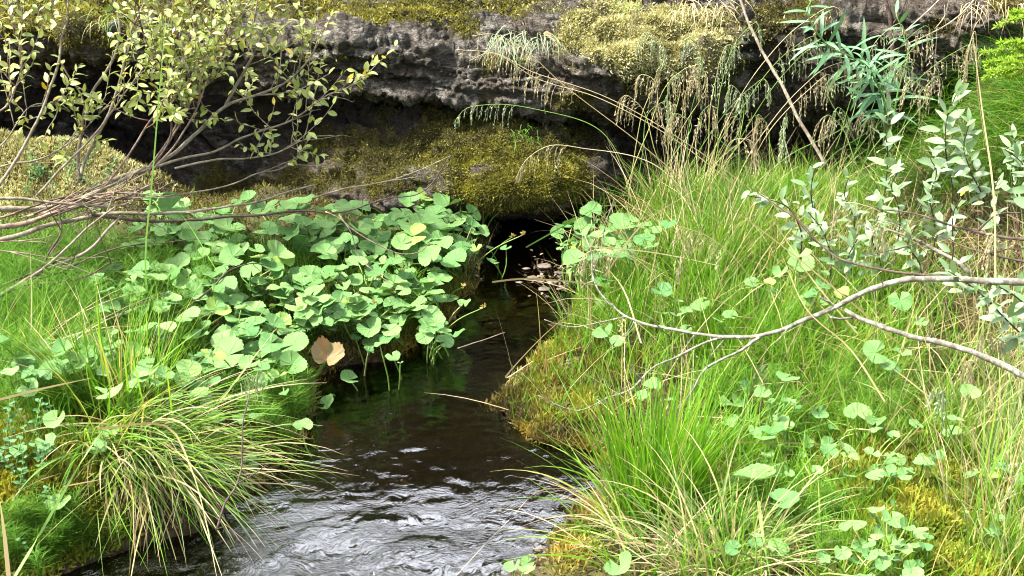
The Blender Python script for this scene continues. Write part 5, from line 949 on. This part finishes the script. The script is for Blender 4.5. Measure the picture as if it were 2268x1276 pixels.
single('lichen', leaflets(P(2069 + rng.normal(0, 6, 90), np.linspace(110, 205, 90), 3.3), rng.normal(0, 1, (90, 3)), rng.normal(0, 1, (90, 3)), .011, .004, .5, 3, rnd=.9), M['barkpale'], 'white tangle of lichen and web hanging before the right ledge', 'lichen')

# narrow-leaved plant
fw = thing('fireweed', 'tall plant with long narrow leaves before the right ledge', 'plant', P(1960, 330, 3.25))
for pts, n in [([(1965, 300, 3.28), (1940, 160, 3.22), (1880, 125, 3.16), (1828, 95, 3.12), (1790, 20, 3.1), (1815, -30, 3.1)], 44), ([(1965, 300, 3.28), (1960, 230, 3.22), (1935, 170, 3.18), (1905, 120, 3.15)], 26), ([(1970, 310, 3.28), (1990, 200, 3.3), (2010, 110, 3.32), (1985, 30, 3.34)], 16), ([(1960, 320, 3.25), (1950, 210, 3.2), (1915, 215, 3.15)], 16)]:
    C_, tb = stick(np.array([P(*a) for a in pts]), .0026, .0014); st = put('stem', tb, M['stalkgreen'], fw)
    f = np.linspace(.3, 1, n); i_ = (f * (len(C_) - 1)).astype(int); T = unit(np.gradient(C_, axis=0))[i_]; ph = np.arange(n) * 2.4; a1 = unit(np.cross(T, [.3, 1, .1])); a2 = np.cross(T, a1)
    dv = T * .35 + a1 * np.cos(ph)[:, None] + a2 * np.sin(ph)[:, None] * .8 + np.array([0, 0, .05]); ls = rng.uniform(.065, .11, n) * (1.1 - .5 * f ** 3)
    put('leaves', leaflets(C_[i_], dv, np.array([0, -.4, 1]) + rng.normal(0, .3, (n, 3)), ls, .0095, rng.normal(.5, .3, n), 8, .9, rnd=np.clip(rng.normal(.5, .25, n), 0, 1), fold=.25), M['fireweed'], st)

# grey-leaved willow saplings on the right bank
SPR = [([(2110, 430), (2095, 330), (2100, 250), (2120, 205)], 3.0, 13, 'tallest grey willow sprig with large leaves before the right ledge'), ([(1965, 330), (1962, 290), (1965, 240)], 3.0, 9, 'small grey sprig topped by two upright leaves'), ([(2180, 450), (2150, 380), (2135, 320), (2150, 270)], 2.95, 18, 'bushy grey sprig right of the tallest one'),
 ([(2260, 460), (2240, 380), (2250, 320), (2235, 290)], 2.85, 11, 'grey sprig at the right edge of the upper bank'), ([(1800, 470), (1795, 420), (1805, 375)], 2.95, 9, 'leftmost grey sprig above the tall grass'), ([(1770, 500), (1740, 455), (1690, 440), (1650, 432)], 2.9, 10, 'grey sprig lying left over the tall grass'),
 ([(1890, 480), (1870, 430), (1880, 395)], 2.9, 10, 'grey sprig second from the left above the grass'), ([(1990, 460), (1975, 410), (1990, 375)], 2.85, 10, 'grey sprig below the narrow leaved plant'), ([(2070, 500), (2060, 430), (2075, 380), (2060, 350)], 2.85, 14, 'grey sprig in the middle of the right bank'),
 ([(2110, 560), (2110, 490), (2115, 462), (2130, 440)], 2.62, 6, 'sprig with one bright green and one pale leaf'), ([(1950, 580), (1930, 520), (1950, 470)], 2.8, 12, 'dull grey sprig among the straw tassels'), ([(2040, 590), (2010, 540), (2030, 500)], 2.75, 12, 'dull grey sprig behind the thin dark branch'),
 ([(2290, 780), (2220, 700), (2160, 640), (2100, 600)], 2.32, 22, 'glossy willow sprig hanging over the thick fallen branch end'), ([(2290, 700), (2240, 650), (2180, 620)], 2.3, 12, 'dark glossy sprig across the fallen branch at the right edge'), ([(1900, 640), (1880, 570), (1905, 520)], 2.8, 10, 'low dull sprig above the rise of the fallen branch'),
 ([(2200, 480), (2190, 430), (2215, 395)], 2.8, 10, 'small grey sprig above the dark branch at right'), ([(1840, 560), (1820, 510), (1790, 470)], 2.8, 12, 'pale grey sprig leaning left over the yellowing grass'), ([(2290, 420), (2262, 360), (2225, 330)], 2.75, 9, 'large leaved sprig cut by the right edge')]
for pts, Yv, n, lab in SPR:
    q = np.array([P(a, b, Yv - .02 * i) for i, (a, b) in enumerate(pts)]); foot = q[0].copy(); foot[2] = min(foot[2], float(ground(foot[0], foot[1])))
    t = thing('willow_sprig', lab, 'willow sprig', foot, 'grey willow sprigs on the right bank'); C_, tb = stick(np.vstack([foot[None] - [0, 0, .004], q]) if q[0][2] - foot[2] > .02 else q, .0022, .0011); st = put('stem', tb, M['barkdark'], t)
    n = int(n * 2.1); big = 1.45 if ('large' in lab or 'upright leaves' in lab) else 1.0; f = np.linspace(.35, 1, n); i_ = (f * (len(C_) - 1)).astype(int); T = unit(np.gradient(C_, axis=0))[i_]; ph = np.arange(n) * 2.4 + rng.random() * 6; a1 = unit(np.cross(T, [.3, 1, .1])); a2 = np.cross(T, a1)
    dv = T * (.4 + f[:, None] ** 4) + a1 * np.cos(ph)[:, None] + a2 * np.sin(ph)[:, None]; ls = rng.uniform(.028, .048, n) * (1.05 - .35 * f ** 4) * big
    r_ = np.clip(rng.normal(.5, .25, n), 0, .95)
    if 'bright green' in lab: r_[-1] = 1.0
    put('leaves', leaflets(C_[i_] + rng.normal(0, .006, (n, 3)), dv + rng.normal(0, .2, (n, 3)), np.array([0, -.5, 1]) + rng.normal(0, .35, (n, 3)), ls, ls * .36, rng.normal(.35, .3, n), 7, .8, r_, .25, .03), M['greywillow'], st)

# spruce twigs at the right edge
def spruce(pts, Yv, label, subs):
    q = np.array([P(a, b, Yv) for a, b in pts]); t = thing('spruce_twig', label, 'spruce twig', q[0], 'bright spruce twigs at the right edge')
    def shoot(Q, r0):
        C_, tb = stick(Q, r0, .0008, n=24); n = 260; f = rng.random(n); i_ = np.clip((f * 23).astype(int), 0, 22); b = C_[i_] + (C_[i_ + 1] - C_[i_]) * rng.random((n, 1)); T = unit(np.gradient(C_, axis=0))[i_]
        dv = T * .8 + rng.normal(0, .75, (n, 3)) + np.array([0, 0, .15]); return tb, leaflets(b, dv, rng.normal(0, 1, (n, 3)), rng.uniform(.009, .015, n), .003, .1, 3, .8, np.clip(rng.normal(.5, .25, n), 0, 1))
    for Q in [q] + [np.array([P(a, b, Yv + d_) for a, b, d_ in s_]) for s_ in subs]:
        tb, nd = shoot(Q, .0022); w = put('twig', tb, M['barkred'], t); put('needles', nd, M['spruce'], w)
spruce([(2330, 110), (2280, 118), (2230, 110), (2178, 118)], 2.7, 'upper spruce bough with bright yellow green needles', [[(2290, 116, 0), (2250, 128, .02), (2215, 135, .03), (2185, 140, .03)], [(2275, 117, 0), (2240, 98, -.02), (2215, 95, -.03)], [(2300, 112, 0), (2265, 95, -.03), (2240, 92, -.04)]])
spruce([(2330, 130), (2280, 150), (2235, 155), (2180, 172)], 2.66, 'lower spruce bough drooping at the right edge', [[(2280, 150, 0), (2250, 165, .02), (2225, 170, .02)], [(2290, 145, 0), (2260, 140, -.02), (2220, 142, -.03)], [(2250, 153, 0), (2215, 160, .01), (2190, 158, .02)]])
spruce([(2330, 20), (2285, 35), (2240, 45), (2205, 58)], 2.8, 'small spruce tip in the upper right corner', [[(2285, 35, 0), (2260, 28, .02), (2240, 30, .02)]])

# small shiny-leaved ground plants
def small_plant(px_, py_, n, label, mat='cowberry', ll=(.008, .015), h=(.03, .09), name='cowberry_plant', cat='small plant', asp=.55):
    q = gp(px_, py_, 0.0); t = thing(name, label, cat, q); Ps, Lv = [], []
    for _ in range(n):
        a = q + np.append(rng.normal(0, .035, 2), 0); a[2] = float(ground(a[0], a[1])); hh_ = rng.uniform(*h); d = np.append(rng.normal(0, .3, 2), 1) * hh_
        C_ = a + d * np.linspace(0, 1, 8)[:, None]; st = put('stem', tube(C_, np.linspace(.0012, .0006, 8), 4), M['stalkgreen'], t); m_ = 11; ti = np.linspace(.2, 1, m_); b = a + d * ti[:, None]; ph = np.arange(m_) * 2.4
        ls = rng.uniform(*ll, m_); put('leaves', leaflets(b, np.stack([np.cos(ph), np.sin(ph), .45 + 0 * ph], -1), np.array([0, -.3, 1]) + rng.normal(0, .2, (m_, 3)), ls, ls * asp, .3, 5, .85), M[mat], st)
for a in [(40, 1000, 9, 'shiny dark small leaved plant at the lower left edge'), (25, 1070, 9, 'second small shiny plant below the first at left'), (15, 1180, 5, 'small shiny plant near the lower left corner'), (90, 400, 8, 'small green plant on the pale moss mound'), (190, 410, 7, 'small green plant under the willow stems on the mound')]: small_plant(*a)
small_plant(1725, 1200, 5, 'small toothed herb in the shade below the upright tussock', 'marsh', (.014, .024), (.03, .07), 'small_herb', 'herb') if False else None
for px_, py_, lab in [(1660, 330, 'small leafy herb in front of the dark recess'), (1700, 330, 'pale round leaved herb left of the sapling trunk')]: small_plant(px_, py_ + 80, 3, lab, 'greywillow', (.02, .035), (.08, .15), 'leafy_herb', 'herb', .5)
